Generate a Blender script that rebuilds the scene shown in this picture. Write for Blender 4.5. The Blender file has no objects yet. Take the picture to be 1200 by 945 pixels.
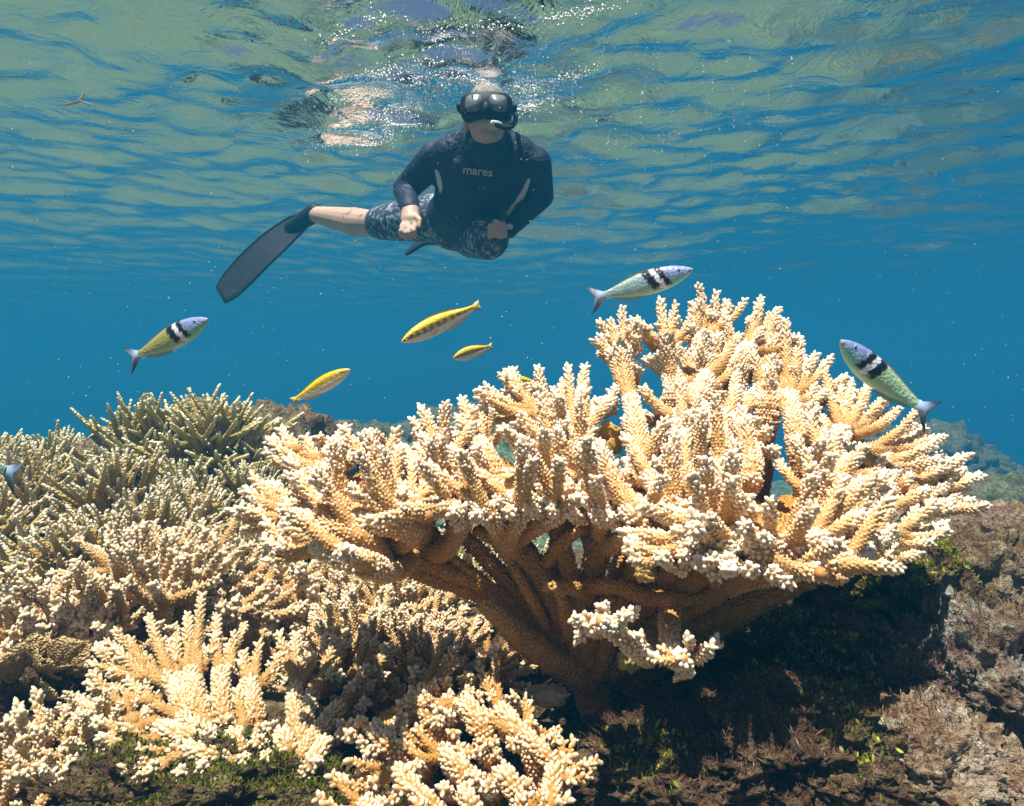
import bpy, math, random
import numpy as np
from mathutils import Vector, Matrix, noise as mnoise

# ------------------------------------------------------------------ camera, light, exposure
scene = bpy.context.scene
COL = scene.collection
R = math.radians
F_PX, HX, HY = 800.0, 600.0, 430.0            # focal length and horizon point of the photograph, in its own pixels
SURF = 1.05                                   # height of the water surface above the lens, metres

cam_data = bpy.data.cameras.new('camera')
cam = bpy.data.objects.new('camera', cam_data)
COL.objects.link(cam)
cam.location = (0, 0, 0)
cam.rotation_euler = (R(90), 0, 0)
cam_data.sensor_width = 36.0
cam_data.lens = 36.0 * F_PX / 1200.0
cam_data.shift_y = -(472.5 - HY) / 1200.0
cam_data.clip_start = 0.02
cam_data.clip_end = 500
scene.camera = cam

SUN_DIR = Vector((-0.13, -0.20, 0.97)).normalized()     # towards the sun
world = bpy.data.worlds.new('World')
scene.world = world
world.use_nodes = True
wn = world.node_tree
sky = wn.nodes.new('ShaderNodeTexSky')
sky.sky_type = 'NISHITA'
sky.sun_disc = False
sky.sun_elevation = math.asin(SUN_DIR.z)
sky.sun_rotation = math.atan2(SUN_DIR.x, SUN_DIR.y)
wn.nodes['Background'].inputs['Strength'].default_value = 0.05
wn.links.new(sky.outputs[0], wn.nodes['Background'].inputs['Color'])

sun_data = bpy.data.lights.new('sun', 'SUN')
sun_data.energy = 5.0
sun_data.angle = R(0.5)
sun_data.color = (1.0, 0.94, 0.84)
sun = bpy.data.objects.new('sun', sun_data)
COL.objects.link(sun)
sun.rotation_euler = (-SUN_DIR).to_track_quat('-Z', 'Y').to_euler()

scene.view_settings.view_transform = 'Standard'
scene.view_settings.look = 'None'
scene.view_settings.gamma = 1.0
scene.view_settings.use_curve_mapping = False
scene.view_settings.exposure = 0.95

cy = scene.cycles
cy.use_denoising = True
cy.max_bounces = 8
cy.diffuse_bounces = 3
cy.glossy_bounces = 3
cy.transmission_bounces = 4
cy.volume_bounces = 3
cy.transparent_max_bounces = 12
cy.sample_clamp_indirect = 6.0

# ------------------------------------------------------------------ helpers
rng = np.random.default_rng(7)
random.seed(7)

def P(px, py, Y):
    return np.array(((px - HX) / F_PX * Y, Y, (HY - py) / F_PX * Y))

def unit(v):
    v = np.asarray(v, float)
    return v / (np.linalg.norm(v, axis=-1, keepdims=True) + 1e-12)

def tri_mesh(name, verts, tris, attrs=None, cols=None, smooth=True):
    verts = np.asarray(verts, np.float32).reshape(-1, 3)
    tris = np.asarray(tris, np.int32).reshape(-1, 3)
    me = bpy.data.meshes.new(name)
    me.vertices.add(len(verts))
    me.vertices.foreach_set('co', verts.ravel())
    me.loops.add(len(tris) * 3)
    me.loops.foreach_set('vertex_index', tris.ravel())
    me.polygons.add(len(tris))
    me.polygons.foreach_set('loop_start', np.arange(0, len(tris) * 3, 3, dtype=np.int32))
    if smooth:
        me.polygons.foreach_set('use_smooth', np.ones(len(tris), bool))
    for k, v in (attrs or {}).items():
        a = me.attributes.new(k, 'FLOAT', 'POINT')
        a.data.foreach_set('value', np.asarray(v, np.float32))
    if cols is not None:
        a = me.color_attributes.new('Col', 'FLOAT_COLOR', 'POINT')
        c = np.ones((len(verts), 4), np.float32)
        c[:, :3] = cols
        a.data.foreach_set('color', c.ravel())
    me.update(calc_edges=True)
    return me

def add_obj(name, me, mat=None, parent=None, loc=None):
    o = bpy.data.objects.new(name, me)
    COL.objects.link(o)
    if mat is not None and me is not None:
        if len(me.materials) == 0: me.materials.append(mat)
        elif me.materials[0] != mat:
            o.material_slots[0].link = 'OBJECT'
            o.material_slots[0].material = mat
    if parent is not None:
        o.parent = parent
    if loc is not None:
        o.location = loc
    return o

def tag(o, label=None, cat=None, group=None, kind=None):
    if label: o['label'] = label
    if cat: o['category'] = cat
    if group: o['group'] = group
    if kind: o['kind'] = kind
    return o

def empty(name, loc=(0, 0, 0)):
    o = bpy.data.objects.new(name, None)
    o.empty_display_size = 0.05
    COL.objects.link(o)
    o.location = loc
    return o

def grid_tris(nu, nv):
    i, j = np.meshgrid(np.arange(nu - 1), np.arange(nv - 1), indexing='ij')
    a = (i * nv + j).ravel()
    b = ((i + 1) * nv + j).ravel()
    return np.concatenate([np.stack([a, b, b + 1], 1), np.stack([a, b + 1, a + 1], 1)])

class Acc:
    """collects vertices, triangles and per-vertex values of one mesh"""
    def __init__(self):
        self.v, self.t, self.a, self.n = [], [], [], 0
    def add(self, v, t, a=None):
        v = np.asarray(v, float).reshape(-1, 3)
        self.v.append(v); self.t.append(np.asarray(t, int).reshape(-1, 3) + self.n)
        self.a.append(np.zeros((len(v),)) if a is None else np.asarray(a, float))
        self.n += len(v)
    def mesh(self, name, off=None, attr='tip'):
        v = np.concatenate(self.v)
        if off is not None: v = v - off
        return tri_mesh(name, v, np.concatenate(self.t), {attr: np.concatenate(self.a)})

def catmull(pts, n):
    pts = np.asarray(pts, float)
    if len(pts) == 2:
        t = np.linspace(0, 1, n)[:, None]
        return pts[0] * (1 - t) + pts[1] * t
    p = np.vstack([2 * pts[0] - pts[1], pts, 2 * pts[-1] - pts[-2]])
    u = np.linspace(0, len(pts) - 1 - 1e-6, n)
    k = u.astype(int); f = (u - k)[:, None]
    a, b, c, d = p[k], p[k + 1], p[k + 2], p[k + 3]
    return 0.5 * ((2 * b) + (-a + c) * f + (2 * a - 5 * b + 4 * c - d) * f ** 2 + (-a + 3 * b - 3 * c + d) * f ** 3)

def frames(pts):
    T = unit(np.gradient(pts, axis=0))
    up = np.array((0.13, 0.21, 0.97))
    if abs(np.dot(T[len(T) // 2], up)) > 0.9: up = np.array((0.9, 0.3, 0.1))
    N = unit(np.cross(T, up)); B = np.cross(N, T)
    return T, N, B

def tube(pts, rad, sides=9, ring=0.008, cap=True, jit=0.0, flat=1.0):
    """tapered tube with a rounded end; returns verts, tris, t along the length, and the sampled path"""
    L = np.linalg.norm(np.diff(np.asarray(pts), axis=0), axis=1).sum()
    n = max(4, int(L / ring))
    c = catmull(pts, n)
    rr = np.asarray(rad, float)
    r = np.interp(np.linspace(0, 1, n), np.linspace(0, 1, len(rr)), rr)
    t = np.linspace(0, 1, n)
    if cap:
        T = unit(c[-1] - c[-2])
        ca = np.array((0.5, 0.85, 0.99)) * r[-1]
        c = np.vstack([c, c[-1] + T * ca[:, None]])
        r = np.concatenate([r, r[-1] * np.array((0.87, 0.53, 0.08))])
        t = np.concatenate([t, [1, 1, 1]])
        n += 3
    T, N, B = frames(c)
    if jit: r = r * (1 + rng.normal(0, jit, n))
    th = np.arange(sides) / sides * 2 * math.pi
    ring_v = c[:, None, :] + r[:, None, None] * (np.cos(th)[None, :, None] * N[:, None, :] + flat * np.sin(th)[None, :, None] * B[:, None, :])
    i, j = np.meshgrid(np.arange(n - 1), np.arange(sides), indexing='ij')
    a = (i * sides + j).ravel(); b = (i * sides + (j + 1) % sides).ravel()
    tr = np.concatenate([np.stack([a, b, b + sides], 1), np.stack([a, b + sides, a + sides], 1)])
    v = ring_v.reshape(-1, 3)
    k = len(v)                                     # close the root with a shallow dome
    v = np.vstack([v, c[0] - T[0] * r[0] * 0.5])
    tr = np.concatenate([tr, np.array([(k, (q + 1) % sides, q) for q in range(sides)])])
    return v, tr, np.concatenate([np.repeat(t, sides), [0.0]]), (c, r, T, N, B, t)

def nodes_mat(name):
    m = bpy.data.materials.new(name)
    m.use_nodes = True
    nt = m.node_tree
    b = nt.nodes['Principled BSDF']
    return m, nt, b

def N_(nt, kind, **kw):
    n = nt.nodes.new(kind)
    for k, v in kw.items():
        if k in n.inputs: n.inputs[k].default_value = v
        else: setattr(n, k, v)
    return n

def ramp(nt, fac, stops):
    r = nt.nodes.new('ShaderNodeValToRGB')
    e = r.color_ramp.elements
    while len(e) < len(stops): e.new(0.5)
    for k, (p, c) in enumerate(stops):
        e[k].position = p
        e[k].color = (*c, 1) if len(c) == 3 else c
    nt.links.new(fac, r.inputs[0])
    return r

def mix_rgb(nt, fac, a, b, mode='MIX'):
    m = nt.nodes.new('ShaderNodeMix')
    m.data_type = 'RGBA'; m.blend_type = mode
    def put(sock, v):
        if isinstance(v, (tuple, list)): sock.default_value = (*v, 1)
        elif isinstance(v, (int, float)): sock.default_value = v
        else: nt.links.new(v, sock)
    put(m.inputs[0], fac); put(m.inputs[6], a); put(m.inputs[7], b)
    return m.outputs[2]

def noise_tex(nt, scale, detail=4, coord='Object', rough=0.6):
    tc = nt.nodes.new('ShaderNodeTexCoord')
    n = nt.nodes.new('ShaderNodeTexNoise')
    n.inputs['Scale'].default_value = scale
    n.inputs['Detail'].default_value = detail
    n.inputs['Roughness'].default_value = rough
    nt.links.new(tc.outputs[coord], n.inputs['Vector'])
    return n.outputs['Fac']

def bump(nt, b, h, strength, dist):
    n = nt.nodes.new('ShaderNodeBump')
    n.inputs['Strength'].default_value = strength
    n.inputs['Distance'].default_value = dist
    nt.links.new(h, n.inputs['Height'])
    nt.links.new(n.outputs[0], b.inputs['Normal'])

# ------------------------------------------------------------------ materials
def coral_mat(name, deep, mid, pale, bump_scale=0, rough=0.55):
    m, nt, b = nodes_mat(name)
    at = N_(nt, 'ShaderNodeAttribute', attribute_name='tip')
    nz = noise_tex(nt, 38, 3)
    add = N_(nt, 'ShaderNodeMath', operation='MULTIPLY_ADD')
    nt.links.new(nz, add.inputs[0]); add.inputs[1].default_value = 0.30
    nt.links.new(at.outputs['Fac'], add.inputs[2])
    sub = N_(nt, 'ShaderNodeMath', operation='SUBTRACT'); sub.inputs[1].default_value = 0.15
    nt.links.new(add.outputs[0], sub.inputs[0])
    r = ramp(nt, sub.outputs[0], [(0.0, deep), (0.42, mid), (0.95, pale)])
    nt.links.new(r.outputs[0], b.inputs['Base Color'])
    b.inputs['Roughness'].default_value = rough
    b.inputs['Specular IOR Level'].default_value = 0.25
    if bump_scale:
        tc = nt.nodes.new('ShaderNodeTexCoord')
        v = N_(nt, 'ShaderNodeTexVoronoi', Scale=bump_scale)
        nt.links.new(tc.outputs['Object'], v.inputs['Vector'])
        inv = N_(nt, 'ShaderNodeMath', operation='SUBTRACT'); inv.inputs[0].default_value = 1.0
        nt.links.new(v.outputs['Distance'], inv.inputs[1])
        bump(nt, b, inv.outputs[0], 1.0, 0.006)
    return m

M_CORAL = coral_mat('coral_orange', (0.46, 0.22, 0.05), (0.70, 0.47, 0.22), (0.95, 0.90, 0.79))
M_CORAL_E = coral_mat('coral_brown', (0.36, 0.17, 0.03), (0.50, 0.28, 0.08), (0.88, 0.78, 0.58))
M_STEM = coral_mat('coral_stem', (0.66, 0.31, 0.06), (0.72, 0.40, 0.11), (0.86, 0.68, 0.40), 280)
M_CORAL_B = coral_mat('coral_sand', (0.38, 0.20, 0.05), (0.50, 0.33, 0.13), (0.84, 0.76, 0.58))
M_CORAL_C = coral_mat('coral_olive', (0.24, 0.18, 0.035), (0.46, 0.38, 0.11), (0.84, 0.80, 0.54), 150)
M_CORAL_D = coral_mat('coral_buff', (0.30, 0.19, 0.045), (0.50, 0.37, 0.13), (0.84, 0.78, 0.58), 150)

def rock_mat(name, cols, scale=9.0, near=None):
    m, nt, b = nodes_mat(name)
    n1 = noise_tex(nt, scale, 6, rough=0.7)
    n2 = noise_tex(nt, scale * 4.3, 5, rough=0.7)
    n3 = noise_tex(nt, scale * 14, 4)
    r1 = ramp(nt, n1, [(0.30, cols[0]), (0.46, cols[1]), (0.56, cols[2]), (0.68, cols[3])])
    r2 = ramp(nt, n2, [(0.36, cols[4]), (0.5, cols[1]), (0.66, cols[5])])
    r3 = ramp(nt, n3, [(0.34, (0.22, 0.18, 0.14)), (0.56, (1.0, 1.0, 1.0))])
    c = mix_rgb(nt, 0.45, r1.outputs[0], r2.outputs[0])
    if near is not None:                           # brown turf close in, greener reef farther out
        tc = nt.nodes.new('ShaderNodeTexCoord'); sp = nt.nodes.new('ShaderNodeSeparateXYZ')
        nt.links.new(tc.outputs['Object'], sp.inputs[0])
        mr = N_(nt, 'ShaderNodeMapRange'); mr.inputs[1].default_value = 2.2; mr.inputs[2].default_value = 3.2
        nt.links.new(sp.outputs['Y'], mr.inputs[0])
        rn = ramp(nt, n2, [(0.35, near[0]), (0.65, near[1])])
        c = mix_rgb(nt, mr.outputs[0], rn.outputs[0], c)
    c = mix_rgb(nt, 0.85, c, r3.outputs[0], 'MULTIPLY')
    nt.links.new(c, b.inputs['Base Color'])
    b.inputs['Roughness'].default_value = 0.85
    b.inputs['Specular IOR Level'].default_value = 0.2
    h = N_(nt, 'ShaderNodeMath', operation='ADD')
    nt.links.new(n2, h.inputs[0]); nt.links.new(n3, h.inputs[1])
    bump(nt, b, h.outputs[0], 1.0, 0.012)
    return m

BROWN = (0.17, 0.10, 0.06); OLIVE = (0.24, 0.21, 0.09); LILAC = (0.42, 0.30, 0.33); TAN = (0.48, 0.40, 0.27)
PALE = (0.70, 0.68, 0.56); TEAL = (0.45, 0.60, 0.52)
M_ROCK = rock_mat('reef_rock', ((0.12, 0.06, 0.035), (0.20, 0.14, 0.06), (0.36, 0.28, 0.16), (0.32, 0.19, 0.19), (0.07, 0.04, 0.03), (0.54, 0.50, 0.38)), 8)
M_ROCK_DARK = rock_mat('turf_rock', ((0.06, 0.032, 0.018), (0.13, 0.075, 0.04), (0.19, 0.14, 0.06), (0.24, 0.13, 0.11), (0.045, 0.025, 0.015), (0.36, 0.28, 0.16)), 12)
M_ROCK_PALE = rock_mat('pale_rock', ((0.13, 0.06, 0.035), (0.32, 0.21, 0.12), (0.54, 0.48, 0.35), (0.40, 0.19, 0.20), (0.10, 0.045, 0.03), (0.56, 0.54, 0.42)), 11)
M_ROCK_TEAL = rock_mat('crusted_rock', (BROWN, (0.24, 0.17, 0.11), (0.36, 0.36, 0.28), (0.48, 0.28, 0.36), (0.10, 0.06, 0.05), TEAL), 9)
M_SEABED = rock_mat('reef_floor', ((0.025, 0.05, 0.025), (0.09, 0.15, 0.07), (0.30, 0.43, 0.24), (0.05, 0.07, 0.04), (0.015, 0.03, 0.015), (0.50, 0.62, 0.42)), 4.5, near=((0.07, 0.045, 0.02), (0.24, 0.17, 0.08)))
M_SEABED_ROCK = rock_mat("outcrop_rock", ((0.05, 0.06, 0.03), (0.11, 0.12, 0.05), (0.20, 0.22, 0.11), (0.12, 0.11, 0.06), (0.04, 0.045, 0.02), (0.34, 0.38, 0.26)), 5)

def plain(name, col, rough=0.6, spec=0.3, nscale=0, namp=0.35, coat=0.0):
    m, nt, b = nodes_mat(name)
    b.inputs['Roughness'].default_value = rough
    b.inputs['Specular IOR Level'].default_value = spec
    if coat: b.inputs['Coat Weight'].default_value = coat
    if nscale:
        n = noise_tex(nt, nscale, 4)
        r = ramp(nt, n, [(0.3, tuple(c * (1 - namp) for c in col)), (0.7, tuple(min(1, c * (1 + namp)) for c in col))])
        nt.links.new(r.outputs[0], b.inputs['Base Color'])
    else:
        b.inputs['Base Color'].default_value = (*col, 1)
    return m

def vcol_mat(name, rough=0.4, spec=0.4, nscale=0):
    m, nt, b = nodes_mat(name)
    at = N_(nt, 'ShaderNodeAttribute', attribute_name='Col')
    nt.links.new(at.outputs['Color'], b.inputs['Base Color'])
    b.inputs['Roughness'].default_value = rough
    b.inputs['Specular IOR Level'].default_value = spec
    if nscale:
        tc = nt.nodes.new('ShaderNodeTexCoord')
        v = N_(nt, 'ShaderNodeTexVoronoi', Scale=nscale)
        nt.links.new(tc.outputs['Object'], v.inputs['Vector'])
        bump(nt, b, v.outputs['Distance'], 0.35, 0.002)
    return m

# ------------------------------------------------------------------ setting: water surface, reef floor, water body
def axis(n, near, far, k):
    u = np.linspace(-1, 1, n)
    return np.where(u < 0, -near, far) * np.sinh(np.abs(u) * k) / math.sinh(k)

HEAD = P(570, 120, 2.5)
def wave_h(x, y):
    r2 = np.random.default_rng(21)
    h = np.zeros_like(x)
    for k in range(34):
        lam = 0.16 * (1.14 ** (k % 17)) * r2.uniform(0.85, 1.15)
        ang = r2.normal(1.15, 0.65)
        slope = 0.028 if lam > 0.5 else 0.052
        ph = r2.uniform(0, 6.28)
        kx, ky = math.cos(ang) * 6.283 / lam, math.sin(ang) * 6.283 / lam
        a = slope * lam / 6.283
        s = np.sin(kx * x + ky * y + ph + 0.9 * np.sin(0.31 * kx * y - 0.27 * ky * x + ph))
        fade = np.clip(1.6 - np.hypot(x, y) / (lam * 55), 0, 1)
        h += a * fade * (s + 0.25 * s * s)
    dx, dy = x - (HEAD[0] - 0.12), y - (HEAD[1] - 0.05)
    d = np.hypot(dx * 0.72, dy)
    w = np.exp(-(d / 0.42) ** 2)
    for k in range(16):
        lam = r2.uniform(0.07, 0.24); ang = r2.uniform(0, 6.28); ph = r2.uniform(0, 6.28)
        h += w * 0.045 * lam / 6.283 * np.sin((math.cos(ang) * x + math.sin(ang) * y) * 6.283 / lam + ph)
    h += 0.007 * w * np.sin(d * 30)
    return h

def build_water():
    xs = axis(360, 38, 38, 4.8)
    ys = 2.6 + axis(330, 8.0, 46, 4.4)
    X, Yg = np.meshgrid(xs, ys, indexing='ij')
    Z = SURF + wave_h(X, Yg)
    m = bpy.data.materials.new('water_surface')
    m.use_nodes = True
    nt = m.node_tree
    nt.nodes.remove(nt.nodes['Principled BSDF'])
    out = nt.nodes['Material Output']
    tc = nt.nodes.new('ShaderNodeTexCoord')
    n1 = N_(nt, 'ShaderNodeTexNoise', Scale=5.0, Detail=5.0, Roughness=0.62, Distortion=0.6)
    nt.links.new(tc.outputs['Object'], n1.inputs['Vector'])
    bp = N_(nt, 'ShaderNodeBump', Strength=0.5, Distance=0.03)
    nt.links.new(n1.outputs['Fac'], bp.inputs['Height'])
    fr = N_(nt, 'ShaderNodeFresnel', IOR=1.33)
    nt.links.new(bp.outputs[0], fr.inputs['Normal'])
    gl = N_(nt, 'ShaderNodeBsdfGlossy', Roughness=0.01)
    gl.inputs['Color'].default_value = (1, 1, 1, 1)
    nt.links.new(bp.outputs[0], gl.inputs['Normal'])
    tr = nt.nodes.new('ShaderNodeBsdfTransparent')
    mx = nt.nodes.new('ShaderNodeMixShader')
    nt.links.new(fr.outputs[0], mx.inputs[0])
    nt.links.new(tr.outputs[0], mx.inputs[1])
    nt.links.new(gl.outputs[0], mx.inputs[2])
    nt.links.new(mx.outputs[0], out.inputs['Surface'])
    me = tri_mesh('water_surface', np.stack([X, Yg, Z], -1).reshape(-1, 3), grid_tris(len(xs), len(ys)))
    tag(add_obj('water_surface', me, m), 'rippled underside of the sea surface mirroring the reef', kind='structure')

def gauss(x, y, cx, cy_, sx, sy, a):
    return a * np.exp(-((x - cx) / sx) ** 2 - ((y - cy_) / sy) ** 2)

def smooth_noise(x, y, f, seed, octs=4):
    out = np.zeros_like(x); a = 1.0; r2 = np.random.default_rng(seed)
    for o in range(octs):
        for k in range(5):
            an, ph = r2.uniform(0, 6.28), r2.uniform(0, 6.28)
            g = f * r2.uniform(0.7, 1.4)
            out += a * np.sin(g * (math.cos(an) * x + math.sin(an) * y) + ph + 1.3 * np.sin(0.7 * g * (math.sin(an) * x - math.cos(an) * y) + 2 * ph)) / 5
        f *= 2.1; a *= 0.5
    return out

def floor_h(x, y):
    h = np.interp(y, [-6, 0.2, 0.8, 1.5, 2.2, 3.0, 5.0, 9.0, 14.0, 20, 55], [-0.6, -0.52, -0.50, -0.48, -0.62, -0.85, -1.05, -1.3, -1.9, -4.0, -7.5])
    h = h + gauss(x, y, -1.2, 2.2, 0.75, 0.7, 0.18) + gauss(x, y, -0.75, 1.25, 0.55, 0.45, 0.02)
    h = h + gauss(x, y, -2.4, 2.7, 1.0, 0.9, 0.24)
    h = h + gauss(x, y, 1.15, 1.25, 0.50, 0.6, 0.13) + gauss(x, y, 0.75, 0.75, 0.3, 0.35, 0.06) + gauss(x, y, 2.0, 2.6, 0.8, 0.8, 0.30)
    h = h + gauss(x, y, -0.1, 4.6, 0.9, 0.7, 0.62)
    drop = 1 / (1 + np.exp(-(x - 3.4 - 0.15 * (y - 3)) * 1.6))
    h = h - drop * 4.5 * np.clip((np.hypot(x, y) - 2.2) / 3, 0, 1)
    h = h + gauss(x, y, 5.2, 8.4, 1.5, 1.4, 3.2)
    amp = np.clip(0.03 + 0.035 * (y - 1), 0.03, 0.16)
    return h + amp * smooth_noise(x, y, 3.2, 5) + np.clip(0.10 - 0.004 * y, 0, 0.1) * np.clip(y - 2.2, 0, 1) * smooth_noise(x, y, 11.0, 8, 3)

def build_floor():
    xs = axis(330, 40, 40, 5.0)
    ys = 1.0 + axis(310, 5.5, 52, 5.0)
    X, Yg = np.meshgrid(xs, ys, indexing='ij')
    Z = floor_h(X, Yg)
    me = tri_mesh('reef_floor', np.stack([X, Yg, Z], -1).reshape(-1, 3), grid_tris(len(xs), len(ys)))
    tag(add_obj('reef_floor', me, M_SEABED), 'uneven olive and brown reef floor', kind='structure')

def build_haze():
    x0, x1, y0, y1, z0, z1 = -44, 44, -7.5, 58, -14, SURF + 0.35
    v = [(x, y, z) for x in (x0, x1) for y in (y0, y1) for z in (z0, z1)]
    q = [(0, 1, 3, 2), (4, 6, 7, 5), (0, 4, 5, 1), (2, 3, 7, 6), (0, 2, 6, 4), (1, 5, 7, 3)]
    me = bpy.data.meshes.new('haze')
    me.from_pydata(v, [], q); me.update()
    m = bpy.data.materials.new('sea_water')
    m.use_nodes = True
    nt = m.node_tree
    nt.nodes.remove(nt.nodes['Principled BSDF'])
    pv = nt.nodes.new('ShaderNodeVolumePrincipled')
    pv.inputs['Color'].default_value = WATER_COL
    pv.inputs['Density'].default_value = WATER_DENS
    pv.inputs['Anisotropy'].default_value = 0.0
    pv.inputs['Absorption Color'].default_value = (0, 0, 0, 1)
    pv.inputs['Density Attribute'].default_value = ''
    nt.links.new(pv.outputs[0], nt.nodes['Material Output'].inputs['Volume'])
    tag(add_obj('haze', me, m), 'blue sea water filling the whole view', kind='stuff')

WATER_COL = (0.017, 0.222, 0.425, 1)
WATER_DENS = 0.082
build_water()
build_floor()
build_haze()
# ------------------------------------------------------------------ branching corals
def bead_block(c, ax, s, lng, tip0, tip1, fine):
    """corallites: a small rounded cone for each row of c (centre), ax (axis), s (spacing)"""
    N = len(c); sides = 4 if fine else 5
    ref = np.where(np.abs(ax[:, 2:3]) > 0.9, np.array([[1.0, 0, 0]]), np.array([[0, 0, 1.0]]))
    u = unit(np.cross(ax, ref)); w = np.cross(ax, u)
    th = np.arange(sides) / sides * 2 * math.pi
    circ = np.cos(th)[None, :, None] * u[:, None, :] + np.sin(th)[None, :, None] * w[:, None, :]
    S = s[:, None, None]; Lg = (s * lng)[:, None]
    r1 = (c - ax * s[:, None] * 0.25)[:, None, :] + circ * S * 0.50
    ap = (c + ax * Lg * (0.78 if fine else 0.70))[:, None, :]
    a1 = np.repeat(tip0[:, None], sides, 1)
    t = []
    if fine:
        r2 = (c + ax * Lg * 0.45)[:, None, :] + circ * S * 0.40
        v = np.concatenate([r1, r2, ap], 1)
        a = np.concatenate([a1, np.repeat((0.45 * tip0 + 0.55 * tip1)[:, None], sides, 1), tip1[:, None]], 1)
        for q in range(sides):
            q2 = (q + 1) % sides
            t += [(q, q2, sides + q2), (q, sides + q2, sides + q), (sides + q, sides + q2, 2 * sides)]
    else:
        v = np.concatenate([r1, ap], 1)
        a = np.concatenate([a1, tip1[:, None]], 1)
        for q in range(sides): t.append((q, (q + 1) % sides, sides))
    t = (np.array(t)[None] + (np.arange(N) * v.shape[1])[:, None, None]).reshape(-1, 3)
    return v.reshape(-1, 3), t, a.ravel()

def coral_finger(acc, pts, rad, s=0.0056, beads=True, sides=9, base_tip=0.05, end_tip=0.7, bead_from=0.0, cull=True, lng=1.0, ring=0.008, pale=1.0, fine_from=0.62):
    v, t, tt, (c, r, T, N, B, ct) = tube(pts, np.asarray(rad) * (0.86 if beads else 1.0), sides, ring, True, 0.05)
    tipv = base_tip + (end_tip - base_tip) * tt ** 2.4
    acc.add(v, t, tipv * (0.65 if beads else 1.0))
    if not beads: return
    seg = np.concatenate([[0], np.cumsum(np.linalg.norm(np.diff(c, axis=0), axis=1))])
    L = seg[-1]
    pos = np.arange(s * 0.5, L, s * 0.88)
    C, NN, AX, TT = [], [], [], []
    for q, d in enumerate(pos):
        k = min(np.searchsorted(seg, d) - 1, len(c) - 2); k = max(k, 0)
        f = (d - seg[k]) / max(seg[k + 1] - seg[k], 1e-9)
        tl = d / L
        if tl < bead_from: continue
        cc = c[k] * (1 - f) + c[k + 1] * f; r_ = r[k] * (1 - f) + r[k + 1] * f
        m = max(1, int(round(2 * math.pi * r_ / s)))
        th = (np.arange(m) + 0.5 * (q % 2)) / m * 6.2832 + rng.normal(0, 0.12, m) * min(1, s / max(r_, 1e-4))
        nn = np.cos(th)[:, None] * N[k] + np.sin(th)[:, None] * B[k]
        slope = (r[max(k - 1, 0)] - r[min(k + 2, len(r) - 1)]) / max(seg[min(k + 2, len(r) - 1)] - seg[max(k - 1, 0)], 1e-6)
        nrm = unit(nn + T[k] * min(slope, 4.0))
        C.append(cc + nn * r_ * (1 + rng.normal(0, 0.03, m))[:, None])
        NN.append(nrm)
        AX.append(unit(nrm + T[k] * (0.40 + 0.35 * tl) + rng.normal(0, 0.13, (m, 3))))
        TT.append(np.full(m, tl))
    if not C: return
    C = np.concatenate(C); NN = np.concatenate(NN); AX = np.concatenate(AX); TT = np.concatenate(TT)
    if cull:
        keep = (NN * unit(-C)).sum(1) > -0.30
        C, NN, AX, TT = C[keep], NN[keep], AX[keep], TT[keep]
        if len(C) == 0: return
    keep = rng.random(len(C)) > 0.07
    C, NN, AX, TT = C[keep], NN[keep], AX[keep], TT[keep]
    sz = s * rng.uniform(0.68, 1.30, len(C)) * (0.80 + 0.50 * TT ** 2)
    t0 = base_tip + 0.40 * TT ** 2
    t1 = np.clip(0.40 + 0.68 * TT ** 1.2 + rng.normal(0, 0.08, len(C)), 0, 1.05)
    t1 = t1 * pale
    ll = lng * (0.95 + 0.45 * TT ** 2)
    big = (TT > fine_from)
    for k_, fi in ((big, True), (~big, False)):
        if k_.any(): acc.add(*bead_block(C[k_], AX[k_], sz[k_], ll[k_], t0[k_], t1[k_], fi))

def nubs(acc, pts, rad, n, s, **kw):
    pts = np.asarray(pts); rad = np.asarray(rad, float)
    d = pts[-1] - pts[0]; L = np.linalg.norm(d); d = d / L
    for k in range(n):
        t = rng.uniform(0.35, 0.86)
        c = catmull(pts, 24)[int(t * 23)]
        r = np.interp(t, np.linspace(0, 1, len(rad)), rad)
        side = unit(np.cross(d, rng.normal(0, 1, 3)))
        if side[2] < 0 and rng.random() < 0.7: side = -side
        dr = unit(d * 0.75 + side * 0.75)
        ln = r * rng.uniform(1.5, 2.6)
        coral_finger(acc, [c, c + dr * ln], [r * 0.75, r * 0.42], s, base_tip=0.2, **kw)

def D_main(x, y):
    return float(np.interp(y, [340, 450, 560, 670, 800], [0.99, 0.90, 0.73, 0.575, 0.60]) + np.interp(x, [250, 420, 560, 960, 1140], [0.05, 0.0, 0.0, 0.0, 0.16]) * np.interp(y, [480, 640], [0.6, 1.0]))

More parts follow.
